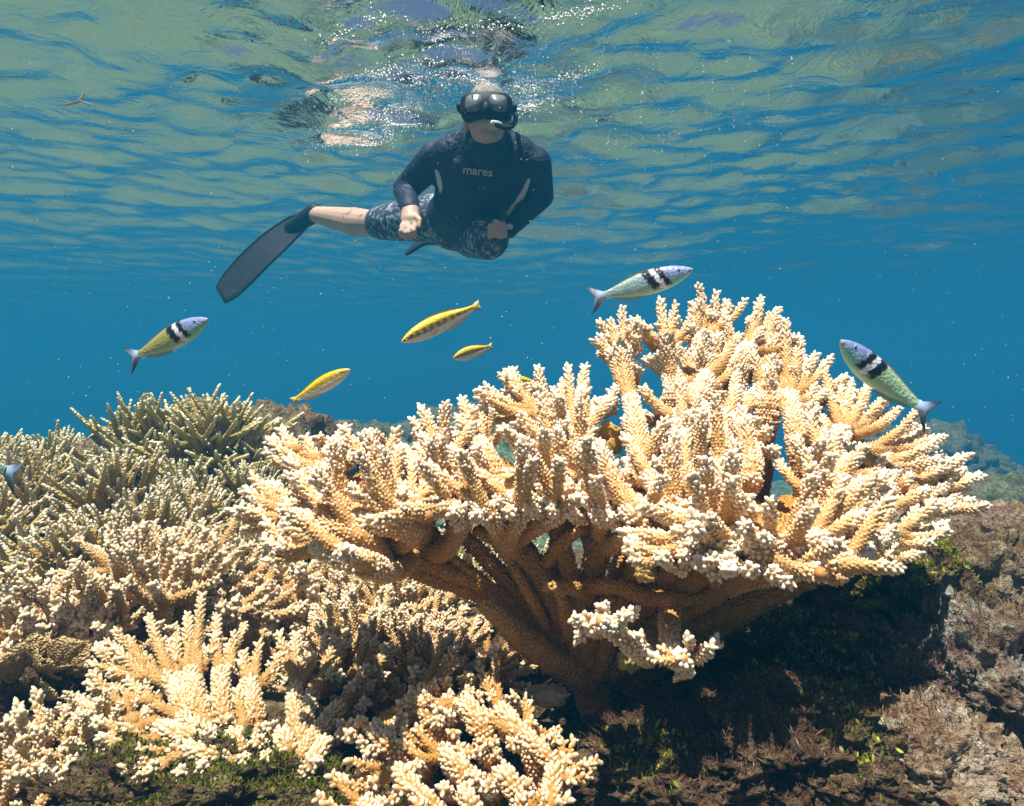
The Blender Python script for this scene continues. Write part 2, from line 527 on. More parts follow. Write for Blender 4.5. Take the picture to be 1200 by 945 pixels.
# fingers of the big colony as read off the photograph: x0, y0 (root) -> x1, y1 (tip), root and tip radius, all in pixels
MAIN = [
 # far left arms
 [(405, 592, 386, 552, 21, 19), (386, 556, 314, 530, 19, 9), (372, 540, 330, 505, 16, 9), (388, 556, 399, 512, 17, 14), (396, 528, 408, 502, 12, 8), (392, 525, 374, 512, 11, 7), (352, 528, 318, 514, 12, 8)],
 [(448, 582, 436, 540, 17, 14), (436, 545, 414, 518, 14, 8), (430, 535, 424, 512, 11, 7), (452, 560, 446, 545, 12, 9)],
 [(505, 572, 470, 530, 17, 15), (472, 534, 428, 518, 15, 8), (465, 528, 438, 508, 13, 8), (480, 545, 462, 560, 12, 8)],
 [(462, 600, 449, 556, 14, 8), (475, 598, 500, 560, 14, 9)],
 [(420, 628, 340, 604, 20, 15), (345, 606, 272, 598, 16, 9), (345, 600, 290, 574, 16, 9), (330, 600, 300, 590, 14, 9)],
 [(432, 612, 372, 592, 18, 15), (376, 594, 318, 566, 15, 9), (370, 590, 345, 566, 13, 9), (405, 606, 392, 590, 15, 11)],
 [(430, 662, 375, 642, 21, 18), (378, 643, 308, 632, 18, 8), (370, 638, 332, 622, 14, 9), (345, 632, 312, 612, 13, 9)],
 [(478, 618, 402, 612, 24, 14), (440, 612, 412, 602, 15, 11), (470, 612, 436, 606, 16, 11), (500, 600, 470, 602, 17, 12), (505, 605, 455, 585, 15, 10)],
 [(540, 600, 494, 598, 19, 12), (530, 590, 538, 596, 15, 11), (545, 580, 512, 582, 15, 11), (520, 580, 482, 585, 15, 10)],
 # middle left
 [(520, 548, 505, 520, 14, 12), (508, 524, 503, 484, 11, 6), (504, 528, 487, 503, 11, 6), (514, 526, 529, 502, 9, 6), (530, 552, 488, 524, 15, 10), (540, 552, 512, 528, 13, 10)],
 [(580, 560, 562, 520, 20, 17), (562, 522, 541, 468, 17, 9), (568, 515, 578, 481, 12, 6), (572, 516, 588, 503, 11, 5), (556, 526, 536, 512, 13, 9), (572, 545, 537, 534, 16, 12), (560, 560, 538, 558, 16, 13)],
 [(660, 520, 638, 494, 18, 16), (640, 498, 596, 435, 17, 10), (628, 482, 568, 453, 13, 6), (622, 488, 560, 467, 12, 6), (615, 465, 588, 440, 12, 8), (640, 478, 623, 452, 12, 8), (645, 495, 630, 466, 13, 9)],
 [(668, 530, 663, 492, 17, 14), (663, 500, 659, 449, 14, 7), (672, 498, 686, 430, 15, 8), (658, 480, 648, 470, 11, 8)],
 [(680, 520, 697, 485, 17, 14), (696, 488, 722, 456, 14, 9), (705, 485, 716, 470, 12, 9), (665, 545, 697, 500, 15, 9)],
 [(660, 545, 640, 520, 16, 15), (642, 524, 598, 508, 15, 9), (628, 514, 605, 496, 12, 7), (630, 530, 606, 522, 12, 8)],
 [(640, 560, 610, 560, 18, 15), (612, 562, 562, 574, 17, 11), (615, 556, 596, 556, 14, 11), (600, 572, 583, 588, 14, 10), (632, 555, 620, 545, 14, 11), (640, 545, 635, 538, 13, 10), (650, 562, 640, 560, 14, 11)],
 [(712, 578, 690, 568, 19, 16), (700, 570, 660, 562, 17, 11), (695, 572, 674, 588, 15, 10), (715, 565, 690, 548, 15, 11), (720, 555, 705, 540, 14, 10), (690, 555, 655, 545, 14, 10)],
 [(610, 600, 600, 585, 15, 14), (600, 590, 566, 594, 15, 10), (604, 586, 582, 570, 14, 9), (610, 592, 596, 600, 14, 10), (618, 588, 612, 574, 14, 9)],
 [(655, 600, 648, 585, 15, 14), (648, 588, 622, 596, 15, 10), (650, 584, 634, 568, 14, 9), (656, 588, 648, 598, 14, 10), (662, 586, 664, 570, 14, 9)],
 [(705, 600, 694, 590, 15, 14), (694, 592, 668, 600, 15, 10), (698, 588, 684, 574, 14, 9), (704, 592, 698, 604, 14, 10), (708, 588, 714, 574, 14, 9)],
 [(575, 605, 560, 592, 15, 14), (560, 594, 530, 602, 15, 10), (564, 590, 548, 576, 14, 9), (568, 596, 558, 606, 14, 10)],
 [(745, 615, 735, 600, 15, 14), (735, 602, 712, 606, 14, 9), (738, 598, 728, 584, 14, 9), (745, 600, 752, 588, 14, 9)],
 # upper back
 [(748, 540, 740, 470, 20, 18), (740, 475, 733, 410, 18, 16), (733, 420, 729, 364, 14, 7), (730, 425, 702, 394, 13, 6), (735, 418, 745, 396, 13, 9), (728, 415, 715, 378, 12, 8), (740, 450, 748, 432, 12, 9)],
 [(790, 470, 785, 425, 19, 17), (785, 430, 774, 352, 16, 7), (780, 402, 747, 374, 10, 5), (772, 408, 752, 384, 10, 6), (786, 405, 810, 372, 10, 6), (783, 408, 794, 375, 10, 6), (786, 432, 770, 425, 14, 11)],
 [(820, 450, 826, 400, 22, 20), (820, 402, 810, 354, 10, 5), (824, 398, 822, 347, 10, 5), (832, 396, 839, 345, 12, 6), (838, 390, 852, 354, 11, 6), (842, 385, 873, 353, 11, 5), (828, 398, 832, 372, 17, 12), (838, 405, 850, 380, 14, 10), (818, 410, 812, 385, 14, 10)],
 [(862, 450, 876, 410, 20, 18), (876, 408, 892, 350, 15, 6), (884, 408, 912, 363, 13, 5), (888, 412, 922, 384, 12, 5), (896, 412, 938, 395, 11, 6), (876, 402, 882, 372, 14, 8)],
 [(818, 480, 826, 445, 20, 18), (826, 446, 866, 394, 17, 9), (832, 455, 870, 406, 14, 7), (818, 445, 800, 412, 15, 10), (810, 450, 772, 418, 15, 11), (826, 440, 838, 418, 14, 10)],
 [(898, 490, 896, 440, 21, 19), (895, 440, 906, 396, 16, 9), (902, 435, 922, 408, 14, 8), (900, 448, 912, 428, 14, 9), (885, 445, 880, 415, 14, 9), (905, 460, 930, 430, 14, 8)],
 # centre
 [(805, 540, 798, 488, 19, 17), (798, 492, 752, 458, 16, 9), (780, 490, 745, 483, 13, 8), (792, 482, 785, 458, 13, 9)],
 [(815, 545, 822, 480, 21, 18), (820, 482, 798, 446, 14, 9), (824, 478, 830, 450, 14, 10), (828, 484, 838, 452, 13, 9)],
 [(845, 540, 852, 490, 20, 18), (852, 492, 884, 458, 17, 9), (850, 484, 864, 438, 14, 9), (848, 490, 845, 462, 14, 10)],
 [(800, 575, 803, 525, 19, 17), (803, 530, 836, 504, 17, 12), (805, 522, 815, 500, 14, 11), (792, 552, 770, 540, 13, 9)],
 [(880, 560, 876, 520, 20, 17), (876, 524, 858, 518, 15, 11), (880, 515, 900, 506, 14, 10), (885, 525, 908, 528, 13, 9), (872, 520, 884, 492, 14, 10)],
 [(790, 600, 760, 560, 19, 16), (765, 562, 736, 540, 15, 11), (775, 560, 768, 544, 14, 10), (790, 568, 796, 556, 14, 10), (755, 565, 722, 556, 14, 10)],
 # right fans
 [(935, 520, 925, 465, 20, 17), (924, 468, 938, 398, 15, 8), (930, 462, 973, 420, 14, 7), (932, 474, 990, 443, 14, 6), (930, 484, 962, 462, 12, 7), (928, 496, 952, 478, 12, 7), (926, 455, 946, 425, 13, 8)],
 [(965, 570, 985, 510, 21, 19), (984, 510, 996, 447, 14, 7), (990, 506, 1018, 450, 15, 9), (998, 505, 1036, 470, 14, 7), (1002, 510, 1051, 481, 14, 8), (980, 500, 975, 470, 13, 9)],
 [(960, 590, 1000, 530, 21, 19), (1002, 530, 1069, 498, 15, 8), (1010, 532, 1080, 508, 14, 8), (1010, 540, 1083, 524, 15, 9), (1015, 544, 1082, 538, 13, 8)],
 [(968, 575, 961, 492, 16, 10), (958, 585, 938, 526, 15, 10), (965, 540, 980, 515, 12, 8)],
 [(950, 612, 975, 570, 20, 18), (975, 572, 998, 528, 17, 12), (988, 560, 1040, 536, 15, 9), (995, 566, 1050, 552, 13, 9)],
 [(970, 620, 1040, 572, 20, 18), (1042, 570, 1103, 534, 14, 8), (1050, 570, 1126, 536, 15, 8), (1060, 570, 1129, 551, 14, 8), (1062, 575, 1138, 559, 14, 8)],
 [(985, 630, 1050, 592, 20, 17), (1052, 592, 1112, 588, 15, 9), (1050, 588, 1092, 594, 14, 9), (1066, 588, 1131, 576, 14, 8), (1075, 592, 1137, 586, 13, 8), (1040, 590, 1085, 574, 13, 9)],
 [(940, 628, 985, 608, 20, 18), (985, 608, 1046, 605, 19, 10), (985, 600, 1030, 590, 15, 10), (975, 598, 1010, 584, 15, 10), (970, 615, 1003, 616, 15, 11)],
 [(920, 645, 960, 632, 20, 18), (962, 632, 1026, 633, 18, 9), (965, 640, 1010, 645, 15, 9), (955, 640, 982, 644, 15, 10), (945, 640, 968, 648, 14, 10), (955, 622, 1000, 618, 15, 10)],
 [(990, 645, 1040, 628, 18, 16), (1042, 626, 1106, 615, 14, 8), (1040, 634, 1097, 623, 15, 9), (1036, 636, 1072, 632, 13, 9)],
 [(960, 662, 1015, 648, 18, 15), (1015, 648, 1078, 645, 14, 8), (1005, 644, 1048, 640, 14, 9), (980, 656, 1004, 654, 14, 10), (960, 672, 1001, 665, 13, 8)],
 # front rim
 [(905, 640, 890, 648, 20, 17), (900, 652, 964, 665, 17, 10), (890, 655, 906, 672, 16, 11), (875, 650, 880, 668, 16, 12), (885, 640, 862, 640, 16, 11)],
 [(870, 630, 850, 640, 20, 17), (868, 640, 852, 668, 15, 10), (850, 642, 834, 656, 15, 11), (842, 636, 820, 660, 15, 10), (856, 634, 836, 628, 15, 11)],
 [(845, 635, 800, 640, 18, 16), (800, 642, 733, 639, 16, 8), (780, 646, 740, 651, 13, 8), (800, 648, 776, 653, 14, 9), (815, 640, 800, 652, 15, 10), (800, 632, 770, 628, 14, 10)],
 [(835, 628, 775, 600, 18, 17), (776, 600, 712, 577, 17, 9), (755, 585, 730, 572, 14, 10), (790, 602, 765, 588, 14, 10), (812, 618, 790, 602, 14, 10)],
 [(850, 620, 838, 600, 18, 16), (838, 602, 797, 587, 15, 9), (848, 606, 832, 592, 15, 11), (860, 606, 886, 596, 15, 10), (842, 596, 815, 582, 14, 10)],
 [(858, 615, 850, 575, 18, 16), (848, 580, 850, 556, 16, 12), (856, 566, 885, 560, 15, 10), (842, 570, 832, 545, 13, 10)],
 # low side branches in the shade below the rim
 [(745, 760, 705, 728, 15, 13), (706, 728, 672, 723, 12, 7), (715, 730, 690, 735, 11, 7), (725, 738, 752, 746, 11, 8), (712, 730, 730, 722, 11, 9)],
 [(790, 770, 800, 772, 14, 12), (800, 772, 758, 768, 12, 8), (805, 766, 834, 758, 12, 8), (800, 770, 808, 784, 11, 8)],
]
BASE_MAIN = P(695, 815, 0.84)

def seg_pts(x0, y0, x1, y1, Df, bend=0.012):
    da = Df(x0, y0) + (0.05 if math.hypot(x1 - x0, y1 - y0) < 36 else 0.0)
    a, b = P(x0, y0, da), P(x1, y1, Df(x1, y1))
    m = (a + b) / 2 + np.array((0, 0, -bend * rng.uniform(0.2, 1.0)))
    return [a, m, b], da, Df(x1, y1)

def traced_colony(name, label, cat, groups, base, Df, mat, stem_mat, s, stem_r=(0.026, 0.018), arm_beads=0.45, group=None, extra=0, twins=1, nodes=None):
    root = empty(name, tuple(base))
    tag(root, label, cat, group)
    for g in groups:
        acc = Acc()
        x0, y0, x1, y1, r0, r1 = g[0]
        node = P(x0, y0, Df(x0, y0) + 0.02)
        end = P(x1, y1, Df(x1, y1))
        out = node - base
        b0 = base + np.array((out[0] * 0.10, out[1] * 0.10, rng.uniform(-0.03, 0.02)))
        mid = base + out * 0.52 + np.array((0, 0.01, -0.018)) + rng.normal(0, 0.008, 3)
        if nodes is not None:                      # spring from the nearest fork of the stems below
            dd = [np.linalg.norm((node - n) * np.array((1, 1, 0.6))) + (0.3 if n[2] > node[2] - 0.03 else 0) for n in nodes]
            b0 = nodes[int(np.argmin(dd))] + rng.normal(0, 0.006, 3)
            mid = b0 + (node - b0) * 0.5 + np.array((0, 0.005, -0.01)) + rng.normal(0, 0.006, 3)
        d0 = Df(x0, y0) / F_PX
        path = [b0, mid, node, end]
        rads = [stem_r[0] * rng.uniform(0.8, 1.1), stem_r[1], 0.74 * r0 * d0, 0.66 * r1 * d0]
        coral_finger(acc, path, rads, s, sides=11, base_tip=0.02, end_tip=0.35, bead_from=arm_beads, lng=0.8)
        # short fingers along the upper side of the arm
        cp = catmull(path, 40)
        for q in range(extra if y0 < 700 else 0):
            i = int(rng.integers(20, 36))
            tg = unit(cp[i + 2] - cp[i])
            dr = unit(tg * 1.0 + np.array((0, 0, 0.45)) + rng.normal(0, 0.30, 3))
            st = cp[i]; L1 = rng.uniform(0.045, 0.075)
            ra = rng.uniform(0.0075, 0.0095)
            pts = [st, st + dr * L1 * 0.5 + tg * 0.003, st + dr * (L1 + 0.012)]
            coral_finger(acc, pts, [ra, ra * 0.8, ra * 0.42], s, base_tip=0.06, end_tip=0.8)
        br = add_obj('branch', acc.mesh('branch', base), mat, root)
        for f in g[1:]:
            pts, da, db = seg_pts(*f[:4], Df)
            ra, rb = 0.60 * f[4] * da / F_PX, (0.38 if math.hypot(f[0] - f[2], f[1] - f[3]) > 36 else 0.52) * f[5] * db / F_PX
            fa = Acc()
            rad = [ra, (ra * 0.62 + rb * 0.38), rb]
            coral_finger(fa, pts, rad, s, base_tip=0.08, end_tip=0.8)
            ln = math.hypot(f[0] - f[2], f[1] - f[3])
            nubs(fa, pts, rad, int(rng.integers(1, 4)) if ln > 38 else int(rng.integers(0, 2)), s)
            # companions growing beside it
            dv = pts[2] - pts[0]; Lf = np.linalg.norm(dv)
            for q in range(twins + (1 if Lf > 0.045 else 0)):
                rot = unit(np.cross(dv, (np.array((0, 1.0, 0)) if q == 0 else np.array((0.3, 0.2, 1.0))) + rng.normal(0, 0.35, 3))) * (1 if rng.random() < 0.5 else -1)
                nd = unit(unit(dv) + rot * rng.uniform(0.22, 0.48) + np.array((0, 0, 0.05)))
                s0 = pts[0] + dv * rng.uniform(0.0, 0.22) + np.array((0, 0.014, -0.004)) * rng.uniform(0.2, 1.2)
                e0 = s0 + nd * Lf * rng.uniform(0.6, 0.9)
                k_ = rng.uniform(0.72, 0.95)
                coral_finger(fa, [s0, (s0 + e0) / 2 - np.array((0, 0, 0.05 * Lf)), e0], [ra * k_, (ra * 0.62 + rb * 0.38) * k_, rb], s, base_tip=0.08, end_tip=0.8)
            add_obj('branchlet', fa.mesh('branchlet', base), mat, br)
    return root

def stems(root, base, lists, mat, Df):
    for pl in lists:
        acc = Acc()
        pts = [P(x, y, d) for x, y, d, r in pl]
        coral_finger(acc, pts, [0.82 * r * d / F_PX for x, y, d, r in pl], 0.0050, beads=True, fine_from=2.0, sides=12, base_tip=0.0, end_tip=0.15, lng=0.55, pale=0.62)
        add_obj('stem', acc.mesh('stem', base), mat, root)

FORKS = [(600, 640, 0.76), (560, 675, 0.77), (490, 660, 0.75), (445, 648, 0.74), (702, 640, 0.77), (790, 690, 0.76), (840, 680, 0.75), (900, 690, 0.80), (960, 668, 0.80), (660, 640, 0.84), (740, 640, 0.88), (800, 640, 0.90), (870, 640, 0.92), (600, 600, 0.84), (745, 720, 0.80)]
main = traced_colony('branching_coral', 'large cream and orange branching coral colony filling the centre', 'coral', MAIN, BASE_MAIN, D_main, M_CORAL, M_STEM, 0.0041, (0.0145, 0.0115), 0.08, extra=3, nodes=[P(*q) for q in FORKS])
stems(main, BASE_MAIN, [
    [(700, 830, 0.82, 30), (668, 740, 0.79, 25), (640, 685, 0.77, 25), (605, 640, 0.76, 20), (585, 605, 0.76, 15)],
    [(690, 800, 0.80, 24), (620, 755, 0.75, 22), (570, 708, 0.73, 13)],
    [(700, 810, 0.82, 26), (640, 740, 0.79, 22), (560, 692, 0.77, 19), (490, 668, 0.75, 18), (440, 648, 0.74, 16)],
    [(665, 745, 0.79, 24), (688, 690, 0.77, 22), (702, 640, 0.76, 19), (705, 600, 0.76, 14)],
    [(700, 800, 0.82, 22), (742, 720, 0.78, 20), (790, 690, 0.75, 19), (850, 660, 0.70, 16)],
    [(660, 690, 0.75, 13), (720, 688, 0.73, 12), (765, 702, 0.72, 15), (840, 702, 0.74, 11)],
    [(720, 790, 0.83, 22), (770, 725, 0.79, 17), (830, 690, 0.76, 17), (900, 660, 0.74, 14)],
    [(730, 800, 0.85, 24), (820, 745, 0.82, 20), (900, 698, 0.80, 20), (980, 662, 0.80, 15)],
    [(520, 662, 0.76, 15), (507, 632, 0.75, 15), (495, 612, 0.75, 11)],
    [(575, 690, 0.76, 11), (545, 665, 0.75, 9), (520, 648, 0.75, 5)],
    [(630, 675, 0.77, 13), (606, 648, 0.75, 12), (560, 622, 0.74, 9)],
    [(690, 700, 0.77, 13), (672, 690, 0.72, 11), (640, 688, 0.70, 7)],
    [(640, 735, 0.77, 10), (622, 700, 0.75, 10), (590, 645, 0.75, 7)],
    [(700, 800, 0.86, 24), (720, 700, 0.88, 22), (740, 630, 0.89, 19), (745, 560, 0.88, 15)],
    [(720, 800, 0.87, 24), (770, 710, 0.90, 22), (805, 640, 0.91, 19), (815, 560, 0.88, 15)],
    [(730, 800, 0.88, 24), (810, 715, 0.92, 22), (875, 640, 0.93, 19), (895, 540, 0.90, 15)],
    [(680, 790, 0.86, 22), (665, 700, 0.86, 19), (655, 630, 0.85, 16), (650, 560, 0.84, 13)],
    [(670, 770, 0.85, 18), (630, 680, 0.85, 16), (600, 600, 0.84, 13)],
    [(680, 790, 0.80, 18), (625, 715, 0.78, 16), (570, 655, 0.77, 14), (530, 615, 0.77, 11)],
    [(690, 790, 0.81, 18), (650, 720, 0.79, 15), (618, 660, 0.78, 14), (590, 610, 0.78, 11)],
    [(692, 780, 0.79, 16), (678, 710, 0.76, 15), (662, 650, 0.75, 13), (650, 600, 0.74, 10)],
    [(700, 790, 0.79, 18), (722, 720, 0.76, 15), (745, 665, 0.74, 14), (760, 610, 0.73, 10)],
    [(712, 790, 0.80, 18), (765, 735, 0.77, 17), (820, 705, 0.74, 16), (880, 668, 0.70, 12)],
    [(600, 705, 0.77, 13), (545, 678, 0.75, 12), (470, 650, 0.73, 11), (420, 625, 0.72, 10)],
    [(725, 790, 0.83, 19), (800, 738, 0.80, 18), (880, 705, 0.77, 18), (950, 668, 0.75, 14)],
    [(668, 745, 0.76, 12), (662, 715, 0.73, 11), (655, 690, 0.72, 7)],
    [(690, 760, 0.78, 15), (700, 720, 0.76, 14), (715, 700, 0.75, 10)],
    [(640, 660, 0.76, 12), (660, 635, 0.73, 11), (680, 620, 0.72, 7)],
], M_STEM, D_main)

def web(root, base, rim, inner, mat):
    """fused web of tissue between the arms: from the trunk out to just inside the rim"""
    rim = catmull([P(x, y, d) for x, y, d in rim], 90)
    inn = catmull([P(x, y, d) for x, y, d in inner], 90)
    nt_ = 26
    t = np.linspace(0.5, 1, nt_)
    V = inn[:, None, :] * (1 - t)[None, :, None] + rim[:, None, :] * t[None, :, None]
    V[..., 2] += 0.055 * np.sin(t * math.pi)[None, :] ** 1.2
    ph = np.linspace(0, 60, 90)
    V[..., 2] += 0.008 * (np.sin(ph)[:, None] * np.sin(t * 3)[None, :]) + rng.normal(0, 0.0012, V.shape[:2])
    V[..., 1] += 0.006 * np.sin(ph * 1.7)[:, None] * t[None, :]
    top = V.reshape(-1, 3); th = np.array((0, 0.002, 0.008))
    tg = grid_tris(90, nt_); n = len(top)
    e = [i * nt_ + nt_ - 1 for i in range(90)]
    te = [q for i in range(89) for q in ((e[i], e[i + 1], e[i + 1] + n), (e[i], e[i + 1] + n, e[i] + n))]
    me = tri_mesh('web', np.vstack([top + th, top - th]) - base, np.concatenate([tg, tg[:, ::-1] + n, np.array(te)]), {'tip': np.tile(0.1 + 0.1 * np.tile(t, 90), 2)})
    add_obj('web', me, mat, root)
web(main, BASE_MAIN, [(345, 600, 0.80), (410, 598, 0.77), (480, 592, 0.77), (560, 572, 0.78), (620, 562, 0.78), (690, 560, 0.78), (740, 605, 0.75), (800, 622, 0.70), (860, 632, 0.67), (920, 635, 0.67), (990, 630, 0.73), (1040, 612, 0.82), (1070, 582, 0.93)],
    [(540, 640, 0.86), (560, 640, 0.86), (590, 640, 0.86), (620, 640, 0.87), (650, 640, 0.88), (690, 640, 0.88), (720, 655, 0.88), (750, 670, 0.87), (780, 680, 0.86), (800, 680, 0.86), (820, 680, 0.88), (840, 670, 0.90), (860, 650, 0.94)], M_STEM)
# the colony at the lower left, and the shaded one beside it
FRONT = [
 [(222, 850, 205, 800, 17, 15), (204, 800, 174, 722, 15, 7), (192, 765, 187, 730, 10, 6), (206, 796, 207, 750, 12, 7)],
 [(240, 850, 224, 790, 18, 16), (222, 795, 220, 722, 14, 8), (232, 792, 233, 740, 13, 8), (240, 796, 246, 765, 13, 9)],
 [(265, 850, 258, 790, 17, 14), (256, 795, 254, 721, 13, 6), (264, 796, 271, 754, 11, 7)],
 [(250, 860, 205, 808, 17, 15), (205, 808, 141, 748, 15, 8), (170, 780, 112, 760, 13, 8), (165, 785, 106, 778, 14, 8), (175, 792, 130, 788, 12, 8), (160, 768, 124, 752, 12, 8)],
 [(262, 880, 215, 842, 15, 13), (214, 842, 150, 798, 13, 8), (180, 822, 132, 804, 11, 8)],
 [(255, 885, 190, 856, 19, 17), (190, 850, 86, 817, 16, 8), (150, 836, 106, 800, 13, 8), (160, 845, 97, 830, 14, 8), (165, 856, 112, 848, 14, 9), (160, 862, 100, 858, 14, 9), (185, 868, 122, 866, 15, 9)],
 [(270, 895, 220, 880, 18, 16), (222, 882, 146, 900, 16, 8), (200, 890, 160, 911, 13, 8), (225, 888, 211, 906, 13, 9), (240, 885, 238, 900, 14, 9), (250, 878, 290, 890, 13, 9)],
 [(250, 895, 245, 860, 15, 14), (245, 862, 236, 828, 15, 13)],
 [(285, 890, 275, 862, 15, 14), (275, 862, 262, 846, 14, 12), (280, 858, 294, 818, 14, 11)],
 [(300, 850, 292, 800, 16, 14), (292, 802, 285, 764, 13, 8), (298, 806, 329, 778, 13, 8), (290, 800, 268, 785, 12, 9)],
 [(345, 870, 345, 810, 16, 14), (345, 814, 347, 744, 14, 8), (352, 806, 364, 770, 11, 7)],
 [(350, 880, 365, 815, 15, 13), (364, 818, 406, 754, 13, 7), (378, 800, 398, 792, 11, 7)],
 [(345, 900, 395, 830, 17, 15), (394, 832, 424, 792, 15, 12), (420, 798, 450, 762, 14, 9), (418, 802, 436, 786, 12, 8), (400, 826, 428, 824, 13, 8), (408, 812, 434, 800, 12, 8), (412, 790, 438, 752, 12, 8)],
 [(340, 890, 330, 862, 16, 14), (332, 864, 302, 870, 15, 10), (335, 855, 348, 843, 15, 10), (345, 845, 360, 828, 14, 9), (325, 870, 312, 886, 12, 8)],
 [(360, 905, 380, 870, 14, 12), (380, 872, 372, 892, 11, 7), (384, 866, 402, 850, 11, 8)],
]
D_front = lambda x, y: float(np.interp(y, [700, 800, 870, 920], [0.90, 0.76, 0.66, 0.60]))
BASE_FRONT = P(305, 945, 0.74)
front = traced_colony('branching_coral', 'sandy branching coral with splayed fingers at the lower left, above green algae', 'coral', FRONT, BASE_FRONT, D_front, M_CORAL_B, M_CORAL_B, 0.0041, (0.014, 0.0105), 0.2)

SHADE = [
 [(510, 860, 490, 810, 14, 13), (488, 815, 534, 757, 12, 8), (492, 805, 484, 787, 11, 8)],
 [(570, 870, 545, 825, 18, 17), (540, 825, 470, 826, 16, 8), (545, 820, 551, 790, 14, 8), (548, 825, 550, 810, 14, 9), (535, 828, 540, 828, 15, 9), (530, 832, 526, 838, 15, 9), (525, 822, 505, 802, 14, 9), (520, 830, 512, 846, 13, 9)],
 [(470, 890, 440, 855, 15, 13), (440, 856, 407, 862, 12, 8), (438, 852, 456, 858, 11, 8), (440, 848, 474, 840, 12, 8)],
 [(560, 925, 525, 890, 16, 15), (522, 888, 470, 868, 13, 7), (520, 886, 521, 878, 13, 9), (512, 890, 487, 897, 13, 8), (528, 886, 549, 882, 13, 8), (520, 892, 536, 891, 12, 8)],
 [(520, 960, 465, 905, 15, 14), (462, 902, 398, 918, 14, 8), (455, 900, 437, 917, 13, 8), (462, 898, 473, 906, 13, 9), (445, 900, 430, 880, 12, 8)],
 [(470, 985, 430, 945, 15, 13), (428, 944, 373, 935, 13, 8), (430, 942, 432, 939, 13, 9)],
 [(520, 990, 490, 945, 15, 13), (488, 944, 468, 925, 12, 8), (484, 946, 458, 936, 12, 8), (490, 944, 500, 932, 12, 8)],
 [(610, 940, 590, 905, 17, 16), (588, 908, 572, 923, 16, 11), (585, 895, 560, 880, 12, 8)],
 [(625, 890, 590, 835, 16, 14), (590, 838, 562, 780, 13, 6), (588, 830, 575, 815, 11, 7), (596, 840, 604, 815, 11, 7)],
 [(650, 905, 615, 862, 16, 14), (614, 862, 566, 836, 14, 8), (612, 858, 598, 838, 12, 7), (618, 858, 620, 822, 12, 6), (626, 862, 650, 866, 12, 8), (622, 868, 600, 872, 12, 8)],
 [(640, 960, 650, 905, 16, 15), (652, 906, 700, 890, 13, 7), (655, 900, 672, 868, 12, 7), (650, 910, 668, 912, 12, 8), (656, 912, 692, 908, 12, 7), (645, 902, 632, 878, 12, 7)],
 [(600, 985, 615, 935, 15, 14), (615, 938, 640, 926, 12, 8), (612, 934, 608, 915, 12, 8), (618, 940, 664, 938, 12, 7)],
 [(560, 960, 545, 930, 15, 14), (545, 930, 520, 925, 13, 9), (548, 928, 552, 905, 12, 8)],
]
D_shade = lambda x, y: float(np.interp(y, [750, 830, 900, 960], [0.76, 0.665, 0.60, 0.55]))
BASE_SHADE = P(590, 985, 0.68)
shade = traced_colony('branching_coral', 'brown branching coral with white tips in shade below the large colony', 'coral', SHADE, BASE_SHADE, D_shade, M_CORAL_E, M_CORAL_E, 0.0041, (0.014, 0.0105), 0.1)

# ------------------------------------------------------------------ the thicket on the left: colonies grown from a rule
def grow(seed, Rx, H, arms=22, fr=0.010, s=0.0052, beads=True, fingers=(3, 6), flen=0.075, low=-5, high=85, tip=0.8, lng=1.0, cull=False, sides=8, ring=0.009):
    """one colony round its base at the origin: list of (arm mesh, [finger meshes])"""
    global rng
    keep = rng; rng = np.random.default_rng(seed)
    out = []
    for k in range(arms):
        az = 2.39996 * k + rng.normal(0, 0.25)
        q = (k + 0.5) / arms
        el = R(low + (high - low) * (1 - q) ** 1.1) + rng.normal(0, 0.10)
        d = np.array((math.cos(az) * math.cos(el), math.sin(az) * math.cos(el), math.sin(el)))
        Ln = 1 / math.sqrt((math.cos(el) / Rx) ** 2 + (max(math.sin(el), 0) / H) ** 2) * rng.uniform(0.82, 1.08)
        La = max(Ln - flen * 0.8, Ln * 0.4)
        p1 = d * La * 0.5 + np.array((0, 0, -0.10 * La)); p2 = d * La
        acc = Acc()
        coral_finger(acc, [d * La * 0.08, p1, p2], [fr * 1.6, fr * 1.4, fr * 1.2], s, beads=beads, fine_from=2.0, sides=sides, base_tip=0.0, end_tip=0.25, bead_from=0.35, cull=cull, lng=lng, ring=ring * 1.6)
        fs = []
        n = int(rng.integers(*fingers))
        side = unit(np.cross(d, (0.05, 0.03, 1.0))); upv = np.cross(side, d)
        for j in range(n):
            a = (j - (n - 1) / 2) * R(rng.uniform(20, 30))
            b = rng.normal(0.10, 0.28)
            fd = unit(d * math.cos(a) + side * math.sin(a) + upv * b)
            st = p2 - d * flen * rng.uniform(0.05, 0.55)
            L1 = flen * rng.uniform(0.75, 1.25)
            e = st + fd * L1 + np.array((0, 0, 0.12 * L1))
            pts = [st, (st + e) / 2 - np.array((0, 0, 0.03 * L1)), e]
            rad = [fr * 1.15, fr * 0.85, fr * 0.38]
            fa = Acc()
            coral_finger(fa, pts, rad, s, beads=beads, fine_from=0.8, sides=sides, base_tip=0.1, end_tip=tip, cull=cull, lng=lng, ring=ring)
            nubs(fa, pts, rad, int(rng.integers(0, 2)) if beads else int(rng.integers(1, 4)), s, beads=beads, sides=max(6, sides - 1), cull=cull, lng=lng, ring=ring * 0.8)
            fs.append(fa.mesh('branchlet'))
        out.append((acc.mesh('branch'), fs))
    rng = keep
    return out

